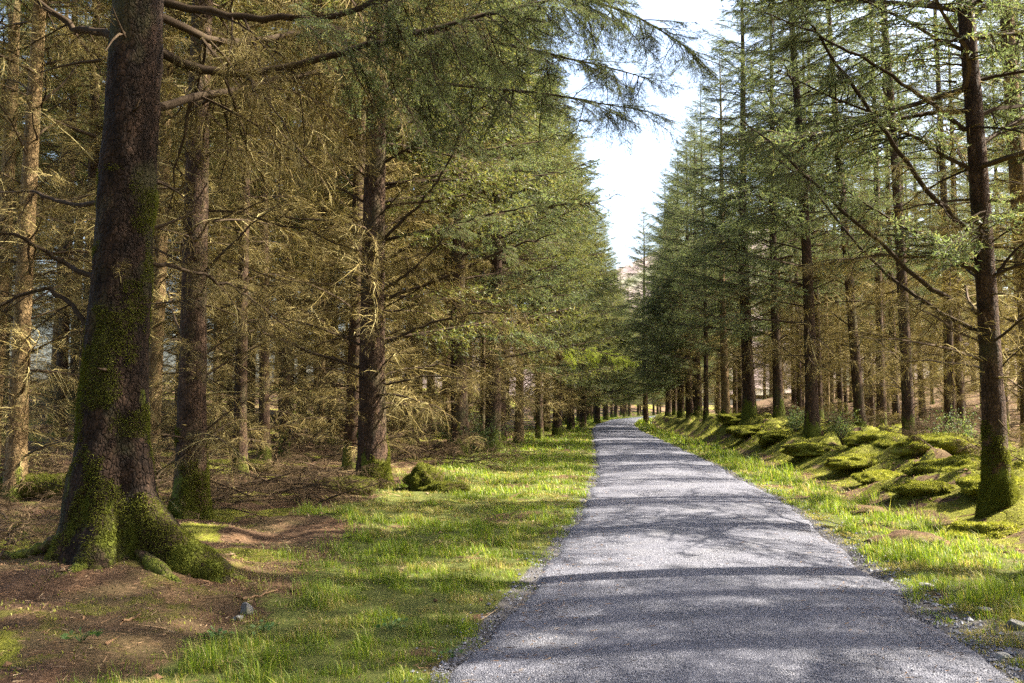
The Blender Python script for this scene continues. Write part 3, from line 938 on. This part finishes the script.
hero('left_inner', 150, 470, 17, .17, 'sunlit pale spruce trunk half hidden directly behind the thick old one', 1.0, 1.0, (163, 150), bark='pale', variant=2)
hero('left_inner', 352, 462, 21, .20, 'spruce standing close behind the one on the mossy root mound', 3.0, 1.0, (360, 200), variant=1)
hero('left_inner', 265, 450, 23, .14, 'thin straight spruce in the gap between the slim dark trunk and the root mound tree', 2.4, .95, (264, 200), variant=2)
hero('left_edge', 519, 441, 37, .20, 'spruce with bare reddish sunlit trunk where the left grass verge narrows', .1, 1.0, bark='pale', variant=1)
hero('left_edge', 557, 436, 48, .24, 'first dark trunk of the row past the reddish bare one, left of the path', -.2, 1.0, variant=0)
hero('left_edge', 547, 432, 54, .22, 'trunk set back behind the first dark trunk of the left row', .3, 1.0, variant=1)
hero('left_edge', 571, 431, 58, .24, 'second dark trunk of the row past the reddish bare one, left of the path', .1, 1.05, variant=1)
hero('far_edge', 583, 428, 68, .26, 'third dark trunk of the row past the reddish bare one, left of the path', .4, 1.0, variant=1)
hero('far_edge', 597, 422, 84, .28, 'broad dark tree at the left of the path just before its bend', 0, 1.05, variant=0)
hero('far_edge', 606, 418, 104, .28, 'last tall tree left of the path beside the strip of open sky', .3, 1.08, variant=1)

# ------------------------------------------------------------------ right of the path
PI = math.pi
tr, arr = own_trunk(540, .150, flare=.9)
r1 = hero('right_edge', 1000, 508, 12.3, .22, 'mossy-footed spruce nearest the path on the right, standing on the moss bank', PI + .3, 1.0, (957, 0), trunk=tr, variant=0)
moss_on(arr[0], arr[1], 22000, rng_(541), 1.5, 'moss', r1, .6, .03, .009)
def up_limb(par, pts, r0, seed, nf, tl, n, d0):
    inv = (par.matrix_basis).inverted()
    limb(par, [tuple(inv @ at(*q)) for q in pts], r0, seed, nf, tl, n, hang=.3)


up_limb(r1, [(987, 318, 12.3), (930, 290, 12.0), (860, 225, 11.6), (790, 158, 11.2), (740, 120, 11)], .034, 621, .5, 1.0, 34, 0)
up_limb(r1, [(988, 335, 12.3), (940, 315, 12.6), (870, 262, 13.2), (815, 190, 13.8), (770, 150, 14)], .030, 622, .55, 1.0, 30, 0)
up_limb(r1, [(972, 235, 12.3), (925, 190, 12.0), (870, 110, 11.6), (820, 40, 11.2), (790, -10, 11)], .034, 623, .45, 1.1, 34, 0)
up_limb(r1, [(965, 130, 12.3), (920, 95, 12.0), (850, 50, 11.4), (760, 10, 10.6)], .03, 624, .4, 1.1, 34, 0)
up_limb(r1, [(985, 290, 12.3), (1010, 255, 12.2), (1050, 215, 12)], .025, 625, .6, .9, 14, 0)
for k, (pts, rr) in enumerate((
        ([(382, 262, 17), (425, 238, 16.6), (475, 218, 16.2), (545, 202, 15.7)], .035),
        ([(382, 290, 17), (415, 268, 16.4), (440, 243, 15.8), (464, 208, 15.2)], .03),
        ([(382, 300, 17), (450, 276, 16.8), (515, 245, 16.5), (560, 232, 16.3)], .034),
        ([(382, 240, 17), (420, 205, 16.8), (450, 160, 16.4), (470, 110, 16)], .03),
        ([(370, 235, 17), (335, 225, 16.6), (300, 235, 16.3), (250, 240, 16)], .03),
        ([(382, 345, 17), (430, 322, 16.8), (480, 312, 16.6), (530, 314, 16.4)], .026),
        ([(368, 370, 17), (310, 352, 16.5), (260, 330, 16.2), (225, 322, 16)], .03),
        ([(380, 385, 17), (425, 376, 16.6), (470, 378, 16.2)], .02))):
    up_limb(T4, pts, rr, 640 + k, .55 if k < 4 else 2, .9, 14, 0)
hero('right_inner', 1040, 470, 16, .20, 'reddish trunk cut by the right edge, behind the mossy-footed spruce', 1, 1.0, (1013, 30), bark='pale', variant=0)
hero('right_inner', 910, 442, 24.5, .165, 'spruce behind the mossy log on the moss bank', .4, 1.0, (893, 180), variant=1)
hero('right_inner', 861, 435, 28, .165, 'slim spruce to the left of the mossy log, behind a pale shrub', 2.2, 1.0, (838, 120), variant=0)
hero('right_edge', 813, 441, 28, .20, 'straight dark spruce at the front of the moss bank, tall bare stem', PI + .1, 1.0, (795, 80), variant=1)
hero('right_edge', 779, 420, 37, .20, 'spruce set back between the tall bare stem and the stout dark trunk', PI - .3, 1.0, variant=0)
hero('right_edge', 750, 428, 38, .265, 'stout dark trunk on the moss bank casting a shadow down its slope', PI + .2, 1.05, variant=1)
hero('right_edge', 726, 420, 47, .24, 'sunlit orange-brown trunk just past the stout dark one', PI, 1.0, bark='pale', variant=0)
hero('right_inner', 706, 419, 50, .15, 'thin trunk between the orange-brown trunk and the pair further along the bank', PI, 1.0, variant=1)
hero('far_edge', 699, 420, 56, .22, 'nearer and thinner trunk of the pair further along the moss bank', PI + .3, .95, variant=0)
hero('far_edge', 690, 422, 60, .25, 'thicker trunk of the pair further along the moss bank', PI, 1.0, variant=0)
hero('far_edge', 681, 420, 66, .24, 'trunk beyond the pair, where the moss bank runs low', PI - .2, 1.0, variant=0)
hero('far_edge', 668, 418, 76, .24, 'tree with low hanging boughs beyond the trunks of the moss bank', PI + .1, 1.05, variant=0)
hero('far_edge', 646, 422, 84, .25, 'tree right at the path edge where the path bends away', PI, 1.0, variant=0)
hero('right_inner', 882, 428, 32, .16, 'thin trunk seen between the slim spruce and the one behind the mossy log', 1.5, 1.0, variant=1)
hero('right_inner', 897, 426, 36, .15, 'thin leaning trunk in the gap left of the spruce behind the log', .5, 1.0, (888, 200), variant=0)
hero('right_inner', 950, 430, 30, .17, 'dim trunk above the leafy shrub deep on the right', 2.5, 1.0, variant=1)

# ------------------------------------------------------------------ the rest of the plantation
taken = [(o.location.x, o.location.y) for o in bpy.data.objects if o.parent is None and o.get('category') == 'tree']


def free(x, y, d):
    return all((x - a) ** 2 + (y - b) ** 2 > d * d for a, b in taken)


def visible(x, y, m=3.0):
    return abs(x) < y * .585 + m and y > 3


# left, interior rows
for row, u in enumerate(np.arange(-8.3, -37, -3.1)):
    y = 7.0 + rt.uniform(0, 2)
    while y < (62 if row < 6 else 50):
        yy = y + rt.uniform(-.8, .8); x = float(cx(yy)) + u + rt.uniform(-.8, .8)
        y += 3.7
        if not visible(x, yy, 1.0) or not free(x, yy, 2.0): continue
        if yy < 13.5: continue
        taken.append((x, yy))
        far = row >= 3 or yy > 36
        tree('left_inner', x, yy, 'spruce deep in the dim wood on the left, seen only through other trees' if far else 'bare-branched spruce in the shade behind the first trees on the left', rt.uniform(0, 6.28), rt.uniform(.85, 1.1), 'spruces deep in the left wood' if far else 'spruces behind the left front row', r0=rt.uniform(.13, .22), bark='pale' if rt.random() < .3 else None)
# left edge row filling, near to far
y = 21.5
while y < 190:
    u = -5.3 + rt.uniform(-.4, .4) + (0.9 if y > 40 else 0)
    x = float(cx(y)) + u
    if free(x, y, 2.4):
        taken.append((x, y))
        tree('left_edge' if y < 60 else 'far_edge', x, y, 'spruce of the left front row, merging with its neighbours along the grass verge', rt.uniform(-.5, .5), rt.uniform(.92, 1.08), 'spruces of the left front row', r0=rt.uniform(.18, .26))
    y += 3.6 + y * .02
# right edge and interior
y = 16
while y < 190:
    x = float(cx(y)) + 5.6 + rt.uniform(-.5, .5)
    if y > 44 and free(x, y, 2.6):
        taken.append((x, y))
        tree('far_edge', x, y, 'spruce of the right front row, merging with its neighbours above the moss bank', PI + rt.uniform(-.5, .5), rt.uniform(.95, 1.1), 'spruces of the right front row', r0=rt.uniform(.18, .26), variant=0)
    y += 3.6 + y * .03
for row, u in enumerate((9.2, 12.6, 16.2, 20.0, 24, 28, 32, 36, 41, 46)):
    y = 13 + rt.uniform(0, 3)
    while y < (80 if row < 5 else 66):
        yy = y + rt.uniform(-1, 1); x = float(cx(yy)) + u + rt.uniform(-1, 1)
        y += 3.6 + row * .2
        if not visible(x, yy, 1.0) or not free(x, yy, 2.2): continue
        taken.append((x, yy))
        deep = row >= 3
        tree('right_deep' if deep else 'right_inner', x, yy, 'spruce far back in the wood on the right, seen only through other trees' if deep else 'thin spruce standing behind the trees of the moss bank on the right', rt.uniform(0, 6.28), rt.uniform(.85, 1.1), 'spruces deep in the right wood' if deep else 'spruces behind the right bank', r0=rt.uniform(.12, .2), bark='pale' if rt.random() < .3 else None)
# more depth on the right further along
for k in range(30):
    yy = rt.uniform(66, 135); x = float(cx(yy)) + rt.uniform(9, 45)
    if not visible(x, yy, 1.0) or not free(x, yy, 2.4): continue
    taken.append((x, yy))
    tree('right_deep', x, yy, 'spruce far back in the wood on the right, seen only through other trees', rt.uniform(0, 6.28), rt.uniform(.9, 1.1), 'spruces deep in the right wood')
for k in range(30):
    yy = rt.uniform(52, 115); x = float(cx(yy)) - rt.uniform(8, 46)
    if not visible(x, yy, 1.0) or not free(x, yy, 2.4): continue
    taken.append((x, yy))
    tree('left_inner', x, yy, 'spruce deep in the dim wood on the left, seen only through other trees', rt.uniform(0, 6.28), rt.uniform(.9, 1.1), 'spruces deep in the left wood')
# rows that close the view where the path bends away
for (x, y) in ((16, 128), (19, 150), (24, 165), (30, 178), (37, 186), (45, 196), (22, 185), (30, 200), (40, 212), (12, 160), (14, 180)):
    tree('far_edge', x + rt.uniform(-1, 1), y, 'hazy spruce closing the view beyond the bend of the path', rt.uniform(0, 6.28), rt.uniform(.85, 1.05), 'trees beyond the bend')
for i, (x, y, l) in enumerate(((18.0, 146, 'pale yellow-green larch beyond the bend, nearest to the left row of spruces'), (20.8, 158, 'pale yellow-green larch beyond the bend, under the strip of open sky'), (25.0, 176, 'pale yellow-green larch beyond the bend, beside the dark right row'))):
    tree('larch', x, y, l, rt.uniform(0, 6.28), 1.2, name='larch_tree')
# spruces right of the camera whose shade falls over the path
for (x, y, s) in ((8.5, 7.6, .9), (12.5, 8.8, 1.0), (9.5, 3.0, 1.0), (8.2, .5, 1), (11, 7.2, 1), (7.2, 5.2, .8), (6.8, 3.0, .9)):
    tree('right_inner', x, y, 'thin spruce just outside the picture on the right, shading the path', rt.uniform(0, 6.28), s, 'spruces shading the path from the right')

tree('right_inner', 5.95, 8.9, 'spruce just beyond the right edge of the picture, shading the thick old trunk', .7, 1.0, dead=False)  # added tree, placed to keep the sun off the old trunk
tree('right_inner', 9.6, 15.4, 'spruce with its stem beyond the right edge, only its boughs reaching into the picture', PI, .95, r0=.15)  # added for the finer shade it throws on the path
# the plantation goes on behind and beside the camera, and shades the foreground
for (x, y, s) in ((-5.2, 2.5, 1), (-8.6, 4.6, 1), (-6.0, -1.5, 1), (-9.5, .5, 1), (-5.5, -5.5, 1), (-4.8, -10, 1), (-9, -6, 1), (5.4, -4, 1), (5.8, -8.5, 1), (9, -3, 1), (5.2, -13, 1), (-5, -14, 1), (9.5, -9, 1), (0.5, -20, 1.1)):
    tree('left_inner' if x < -7 or x > 7 else 'left_edge', x, y, 'spruce just outside the picture beside or behind the viewpoint', rt.uniform(0, 6.28), s, 'spruces around the viewpoint')

# larch bough hanging over the path from a young larch
p = at(482, 447, 32)
lt = thing('larch_tree', 'young larch by the dark bush, its bright green bough reaching over the path', 'tree', (p.x, p.y, h0(p.x, p.y) - .05))
trunk_mb(560, 9, .09, flare=.4, sides=10, rings=24).obj('trunk', [M['bark']], lt)
w0 = at(482, 350, 32) - lt.location; w1 = at(634, 362, 32) - lt.location
limb(lt, [(0, 0, w0.z - .15), (w1.x * .35, -.2, w0.z + .10), (w1.x * .7, -.3, w0.z + .02), (w1.x, -.4, w1.z)], .034, 561, .5, 1.05, 70, mat_needle='larch', hang=.5)
g, _ = make_crown(563, 9, lambda a: 4.5, .9, z0=4.6, step=.5, sparse=True)
g.obj('crown', [M['limb'], M['larch'], M['larch']], lt)


# ------------------------------------------------------------------ fallen wood, stumps, logs, stones, plants
def fallen(px_, py_, d, n, L, label, seed, live=False):
    rg = rng_(seed); p = at(px_, py_, d); z = h0(p.x, p.y); mb = MB()
    for i in range(n):
        ox, oy = rg.normal(0, .35), rg.normal(0, .35)
        place(mb, TD[rg.integers(len(TD))], L * rg.uniform(.6, 1.1), rg.uniform(0, 6.28), R(rg.uniform(0, 22)), rg.uniform(-1, 1), (ox, oy, h0(p.x + ox, p.y + oy) - z + rg.uniform(.03, .3)))
    o = mb.obj('brushwood_pile', [M['limb'], M['brush']], None, (p.x, p.y, z))
    return tag(o, label, 'brushwood')


fallen(262, 498, 14.5, 16, 1.7, 'tangle of dead spruce branches lying between the slim dark trunk and the root mound', 701)
fallen(300, 470, 19, 16, 2.0, 'heap of brown dead branches behind the mossy root mound', 702)
fallen(440, 466, 22, 14, 1.6, 'low brown brushwood at the edge of the grass past the mossy stump', 703)
fallen(35, 545, 9.5, 14, 1.3, 'dark brushwood in the shade left of the thick old trunk', 704)
fallen(60, 470, 16, 16, 1.9, 'sunlit pale brushwood between the golden trunk and the thick old one', 705)
fallen(408, 452, 25, 14, 1.8, 'tangle of dead twigs under the trees right of the root mound', 706)
fallen(470, 446, 30, 12, 1.9, 'grey brushwood below the dark bush by the left verge', 707)
fallen(222, 512, 12.8, 14, 1.4, 'dead twiggy branches at the foot of the slim dark spruce, on its path side', 711)
fallen(330, 488, 16.6, 14, 1.5, 'broken dead branches piled against the shady side of the root mound', 712)
fallen(160, 485, 14.6, 14, 1.6, 'tangle of dead branches seen between the thick old trunk and the slim dark one', 713)
fallen(300, 508, 14.2, 10, 1.3, 'thin scatter of dead branches on bare floor in front of the root mound', 714)
fallen(985, 455, 17, 10, 1.6, 'dead branches lying behind the mossy-footed spruce', 708)
fallen(935, 440, 23, 12, 1.8, 'brown brushwood under the leafy shrub on the right', 709)


protos = [o for o in bpy.data.objects if o.name.startswith('brushwood_pile')]
for side, n in ((1, 26), (-1, 22)):
    for k in range(n):
        for _ in range(30):
            yy = rt.uniform(14, 55); x = float(cx(yy)) + side * rt.uniform(6.5 if side > 0 else 7.5, 20)
            if visible(x, yy, -1): break
        c = rt.choice(protos).copy(); COL.objects.link(c)
        c.location = (x, yy, h0(x, yy)); c.rotation_euler = (0, 0, rt.uniform(0, 6.28)); c.scale = [rt.uniform(.8, 1.25)] * 3
        tag(c, 'dead brushwood on the floor between the trees behind the moss bank' if side > 0 else 'dead brushwood on the floor deep between the trees left of the path', 'brushwood', 'brushwood behind the moss bank' if side > 0 else 'brushwood in the left wood')


def lump(name, label, cat, px_, py_, d, rx, ry, rz_, seed, mat, fuzz=0, rough=.35, sink=.25, n=40, rot=0, base=None):
    rg = rng_(seed); p = at(px_, py_, d) if base is None else Vector((base[0], base[1], 0)); z = h0(p.x, p.y)
    th = np.linspace(0, 2 * np.pi, n, endpoint=False); ph = np.linspace(-.5 * np.pi, .5 * np.pi, n // 2)
    PH, TH = np.meshgrid(ph, th, indexing='ij')
    c = np.stack([np.cos(PH) * np.cos(TH), np.cos(PH) * np.sin(TH), np.sin(PH)], -1).reshape(-1, 3)
    k = 1 + rough * 2 * (fbm(c[:, 0] * 1.8 + seed, c[:, 1] * 1.8, c[:, 2] * 1.8, seed=seed, oct=4) - .5)
    if mat is M['stone']:      # broken faces
        for _ in range(14):
            nv = unit(rg.normal(0, 1, 3)); cut = rg.uniform(.55, .85)
            e = (c * k[:, None]) @ nv
            c = c - np.clip(e - cut, 0, None)[:, None] * nv[None] / k[:, None]
    v = c * k[:, None] * np.array([rx, ry, rz_])
    ca, sa = math.cos(rot), math.sin(rot)
    v = np.stack([v[:, 0] * ca - v[:, 1] * sa, v[:, 0] * sa + v[:, 1] * ca, v[:, 2]], 1)
    mb = MB(); f = grid_faces(n // 2, n, True); mb.add(v, f, 0, mat is not M['stone'])
    if fuzz:
        pp, nn = surface_points(v, f, fuzz, rg, lambda q: (q[:, 2] > -.3 * rz_) + 1e-9)
        nn = nn * np.sign((nn * pp).sum(1, keepdims=True))
        vv, ff = spikes(pp, unit(nn + rg.normal(0, .5, nn.shape)), .03 * rg.uniform(.5, 1.4, fuzz), .012, rg)
        mb.add(vv, ff, 1)
    o = mb.obj(name, [mat, M['moss_trunk']], None, (p.x, p.y, z + rz_ * (1 - 2 * sink)))
    return tag(o, label, cat)


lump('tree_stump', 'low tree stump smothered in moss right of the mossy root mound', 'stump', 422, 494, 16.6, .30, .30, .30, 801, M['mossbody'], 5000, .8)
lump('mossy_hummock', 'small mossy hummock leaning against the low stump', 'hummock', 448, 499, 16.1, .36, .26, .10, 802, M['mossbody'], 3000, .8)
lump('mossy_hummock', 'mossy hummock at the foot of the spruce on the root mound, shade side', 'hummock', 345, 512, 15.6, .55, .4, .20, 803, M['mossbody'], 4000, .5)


def log(label, px_, py_, d, L, r, az, seed, tilt=0.0, fuzz=5000):
    rg = rng_(seed); p = at(px_, py_, d); z = h0(p.x, p.y)
    s = np.linspace(-.5, .5, 26); dv = np.array([math.cos(az) * math.cos(tilt), math.sin(az) * math.cos(tilt), math.sin(tilt)])
    q = dv[None] * (s * L)[:, None]; q[:, 2] += .05 * np.sin(s * 5 + seed)
    v, f = tube(q, r * (1 - .25 * (s + .5)) * (1 + .06 * rg.normal(size=26)), 14)
    v = v + .03 * (fbm(v[:, 0] * 5, v[:, 1] * 5, v[:, 2] * 5, seed=seed)[:, None] - .5)
    mb = MB(); mb.add(v, f, 0)
    # sawn back end
    k = len(v); ring = v[:14]
    mb.add(np.concatenate([ring, ring.mean(0, keepdims=True)]), [[j, 14, (j + 1) % 14] for j in range(14)], 2)
    pp, nn = surface_points(v, f, fuzz, rg, lambda c: sstep(-.3 * r, .3 * r, c[:, 2] - .0) + 1e-6)
    nn = unit(pp - (pp @ dv)[:, None] * dv)
    vv, ff = spikes(pp, unit(nn + rg.normal(0, .5, nn.shape)), .035 * rg.uniform(.5, 1.4, fuzz), .014, rg); mb.add(vv, ff, 1)
    o = mb.obj('mossy_log', [M['mossbody'], M['moss'] if px_ > 512 else M['moss_trunk'], M['bark_pale_sunlit']], None, (p.x, p.y, z + r * .55))
    return tag(o, label, 'log')


log('short thick mossy log lying on the moss bank on the right', 884, 440, 24, 1.5, .24, R(160), 811, R(12))
log('dark mossy log across the floor left of the thick old trunk', 45, 497, 14.5, 2.4, .22, R(172), 812)
log('thin mossy log lying in the dim wood behind the slim dark trunk', 255, 462, 20, 2.2, .16, R(10), 813)

# separate moss cushions along the bank
for k, (yy, uu, a_, b_, c_) in enumerate(((11.6, 3.7, .34, .26, .16), (13.6, 4.7, .5, .36, .24), (14.6, 3.9, .36, .3, .15), (16.0, 5.0, .6, .4, .28), (17.6, 4.1, .42, .34, .18), (18.8, 5.6, .55, .45, .28), (20.5, 4.4, .5, .38, .22), (22.4, 5.4, .7, .5, .30), (24.2, 4.3, .55, .42, .22), (26.2, 6.0, .7, .5, .32), (29.5, 4.5, .65, .5, .26), (32, 5.6, .8, .6, .32), (35, 4.6, .8, .55, .3), (40, 5.0, .9, .6, .32), (12.6, 5.6, .45, .35, .24), (15.2, 6.3, .5, .4, .26))):
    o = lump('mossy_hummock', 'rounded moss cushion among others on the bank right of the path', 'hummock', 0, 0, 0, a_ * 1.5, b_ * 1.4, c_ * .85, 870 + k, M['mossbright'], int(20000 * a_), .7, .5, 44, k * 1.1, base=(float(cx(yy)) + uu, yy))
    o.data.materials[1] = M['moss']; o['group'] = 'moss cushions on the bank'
# stones
lump('stone', 'grey upright stone on the needle litter by the left grass', 'stone', 247, 628, 6.75, .055, .045, .07, 821, M['stone'], 0, .6, .3, 36)
lump('stone', 'small pale stone on the left litter beside the upright grey one', 'stone', 238, 634, 6.6, .045, .04, .03, 826, M['stone'], 0, .6, .3, 32)
lump('stone', 'white stone in the grass at the right path edge', 'stone', 926, 588, 7.9, .07, .05, .045, 822, M['stone'], 0, .5, .3, 36)
lump('stone', 'flat pale stone in the bare earth of the right verge', 'stone', 985, 612, 7.0, .08, .05, .03, 823, M['stone'], 0, .4, .3, 36)
lump('stone', 'grey lumpy rock at the right verge where grass gives way to grit', 'stone', 1016, 636, 6.5, .09, .07, .06, 824, M['stone'], 0, .6, .35, 40)
lump('stone', 'dark clod-like stone lowest on the right path edge', 'stone', 1003, 664, 5.75, .06, .05, .04, 825, M['stone'], 0, .6, .35, 36)
lump('earth_mound', 'little mound of bare brown earth in the right verge below the mossy-footed spruce', 'mound', 908, 533, 10.6, .42, .30, .12, 831, M['ground'], 0, .6, .4, 36)
lump('earth_mound', 'low heap of dead grass and soil in the right verge near the moss bank', 'mound', 862, 497, 13.6, .40, .28, .09, 832, M['ground'], 0, .6, .4, 36)

# dead sticks lying about
def stick(label, a, b, r, seed):
    rg = rng_(seed); pa, pb = at(*a), at(*b)
    pa.z = h0(pa.x, pa.y) + r * .8; pb.z = h0(pb.x, pb.y) + r * 1.2
    c = (pa + pb) / 2
    s = np.linspace(0, 1, 9)[:, None]
    q = np.array(pa - c) * (1 - s) + np.array(pb - c) * s; q[1:-1] += rg.normal(0, r * .5, (7, 3))
    mb = MB(); v, f = tube(q, r * (1 - .5 * s[:, 0]), 6); mb.add(v, f, 0)
    j = q[5]; e = q[5] + (q[8] - q[2]) * .22 + rg.normal(0, r * 3, 3) + np.array([0, 0, r * 3])
    v, f = tube(np.array([j, (j + e) / 2, e]), np.array([.5, .4, .2]) * r, 5); mb.add(v, f, 0)
    tag(mb.obj('dead_stick', [M['litter']], None, c), label, 'stick')


stick('bleached forked stick on the litter in front of the old roots', (242, 616, 7.0), (277, 601, 7.4), .012, 841)
stick('broken stick leaning on the moss bank below the mossy log', (862, 448, 22), (872, 441, 23), .03, 842)
stick('short brown stick on the litter nearest the bottom edge', (122, 652, 6.2), (140, 640, 6.4), .012, 843)


def herb(label, px_, py_, d, seed, n=14, size=.05):
    rg = rng_(seed); p = at(px_, py_, d); z = h0(p.x, p.y); mb = MB()
    az = rg.uniform(0, 6.28, n); r = rg.uniform(.01, .10, n)
    base = np.stack([np.cos(az) * r, np.sin(az) * r, rg.uniform(.02, .07, n)], 1)
    d_ = unit(np.stack([np.cos(az), np.sin(az), rg.uniform(-.1, .5, n)], 1))
    v, f = leaves(base, d_, size * rg.uniform(.6, 1.3, n), size * .6, rg); mb.add(v, f, 0)
    for i in range(n):
        v, f = tube(np.array([[0, 0, -.01], base[i] * .5 + [0, 0, .02], base[i]]), [.0025, .002, .0015], 3); mb.add(v, f, 0)
    tag(mb.obj('broadleaf_weed', [M['leaf']], None, (p.x, p.y, z)), label, 'plant')


herb('broad-leaved weed in the grass below the upright grey stone', 218, 655, 6.1, 851, 18, .06)
herb('small broad-leaved weed at the very bottom, left of the grass', 80, 674, 5.75, 852, 14, .05)
herb('pale-leaved weed in the left grass close to the gravel', 390, 640, 6.4, 853, 16, .05)
herb('low weed with round leaves on the left grass beside the litter', 262, 645, 6.3, 854, 12, .05)
herb('lone green weed at the gravel edge near the bottom', 452, 660, 5.8, 855, 10, .04)


def shrub(label, px_, py_, d, hgt, wid, seed, mat='shrub', n=26, leafl=.05):
    rg = rng_(seed); p = at(px_, py_, d); z = h0(p.x, p.y)
    o = thing('shrub', label, 'shrub', (p.x, p.y, z))
    st, lf = MB(), MB()
    for i in range(n):
        az = rg.uniform(0, 6.28); out = rg.uniform(.15, 1) * wid; h = hgt * rg.uniform(.4, 1) * (1 - .3 * out / wid)
        s = np.linspace(0, 1, 6)
        q = np.stack([np.cos(az) * out * s, np.sin(az) * out * s, h * s ** .8], 1) + rg.normal(0, .02, (6, 3)) * s[:, None]
        v, f = tube(q, .010 * (1 - s) + .003, 4); st.add(v, f, 0)
        m = 60; a = rg.uniform(.3, 1, m)
        pp = np.stack([np.interp(a, s, q[:, k]) for k in range(3)], 1) + rg.normal(0, .07, (m, 3))
        dd = unit(rg.normal(0, 1, (m, 3)) + [math.cos(az) * .5, math.sin(az) * .5, .1])
        v, f = leaves(pp, dd, leafl * rg.uniform(.6, 1.4, m), leafl * .5, rg); lf.add(v, f, 0)
    st.obj('stems', [M['limb']], o); lf.obj('foliage', [M[mat]], o)


shrub('dark leafy bush at the left edge of the grass before the reddish trunk', 468, 452, 26, 1.6, 1.2, 861, n=44, leafl=.06)
shrub('leafy green shrub behind the moss bank beside the mossy-footed spruce', 960, 440, 19, 1.2, .8, 862)
shrub('pale young shrub on the moss bank in front of the slim spruce', 843, 446, 24, 1.2, .7, 863, n=18)
shrub('small shrub between the tall bare stem and the stout dark trunk', 795, 432, 30, 1.1, .8, 864, n=18, leafl=.07)

# ------------------------------------------------------------------ light, sky, camera
w = bpy.data.worlds.new('World'); SC.world = w; w.use_nodes = True
nt = w.node_tree; nt.nodes.clear()
sky = nt.nodes.new('ShaderNodeTexSky'); sky.sky_type = 'NISHITA'; sky.sun_disc = False
sky.sun_elevation = SUN_EL; sky.sun_rotation = SUN_AZ; sky.air_density = 1.0; sky.dust_density = 4.5; sky.ozone_density = 1.0
bg = nt.nodes.new('ShaderNodeBackground'); bg.inputs[1].default_value = .095
wo = nt.nodes.new('ShaderNodeOutputWorld')
nt.links.new(sky.outputs[0], bg.inputs[0]); nt.links.new(bg.outputs[0], wo.inputs[0])
sl = bpy.data.lights.new('sun', 'SUN'); sl.energy = 5.0; sl.angle = R(.55); sl.color = (1, .92, .77)
so = bpy.data.objects.new('sun', sl); COL.objects.link(so)
sd = Vector((math.sin(SUN_AZ) * math.cos(SUN_EL), math.cos(SUN_AZ) * math.cos(SUN_EL), math.sin(SUN_EL)))
so.rotation_euler = (-sd).to_track_quat('-Z', 'Y').to_euler()
so.location = (20, 10, 30)

HAZE = 0
if HAZE:
    hm, hn, ho = newmat('thin_air')
    pv = hn.nodes.new('ShaderNodeVolumePrincipled'); pv.inputs['Color'].default_value = (.93, .96, 1, 1)
    pv.inputs['Density'].default_value = HAZE; pv.inputs['Anisotropy'].default_value = 0
    hn.links.new(pv.outputs[0], ho.inputs['Volume'])
    mb = MB(); xs, ys, zs = (-950, 1550), (-80, 1550), (-12, 185)
    vv = [(a, b, c) for a in xs for b in ys for c in zs]
    mb.add(vv, [[0, 1, 3], [0, 3, 2], [4, 6, 7], [4, 7, 5], [0, 4, 5], [0, 5, 1], [2, 3, 7], [2, 7, 6], [0, 2, 6], [0, 6, 4], [1, 5, 7], [1, 7, 3]], 0, False)
    hz = mb.obj('haze', [hm]); hz['kind'] = 'stuff'
    SC.cycles.volume_bounces = 0

cam = bpy.data.cameras.new('camera'); cam.sensor_width = 36; cam.lens = FPX / 1024 * 36
cam.clip_start = .1; cam.clip_end = 5000
co = bpy.data.objects.new('camera', cam); COL.objects.link(co)
co.location = (0, 0, CAM_H); co.rotation_euler = (R(90) + PITCH, 0, 0)
SC.camera = co
vs = SC.view_settings
vs.view_transform = 'Standard'; vs.look = 'None'; vs.exposure = 2.6; vs.gamma = 1; vs.use_curve_mapping = False
SC.render.engine = 'CYCLES'
SC.cycles.max_bounces = 8; SC.cycles.diffuse_bounces = 6; SC.cycles.glossy_bounces = 2; SC.cycles.transmission_bounces = 3
SC.cycles.use_denoising = False; SC.cycles.denoiser = 'OPENIMAGEDENOISE'; SC.cycles.denoising_input_passes = 'RGB_ALBEDO_NORMAL'; SC.cycles.denoising_prefilter = 'NONE'
SC.cycles.caustics_reflective = False; SC.cycles.caustics_refractive = False
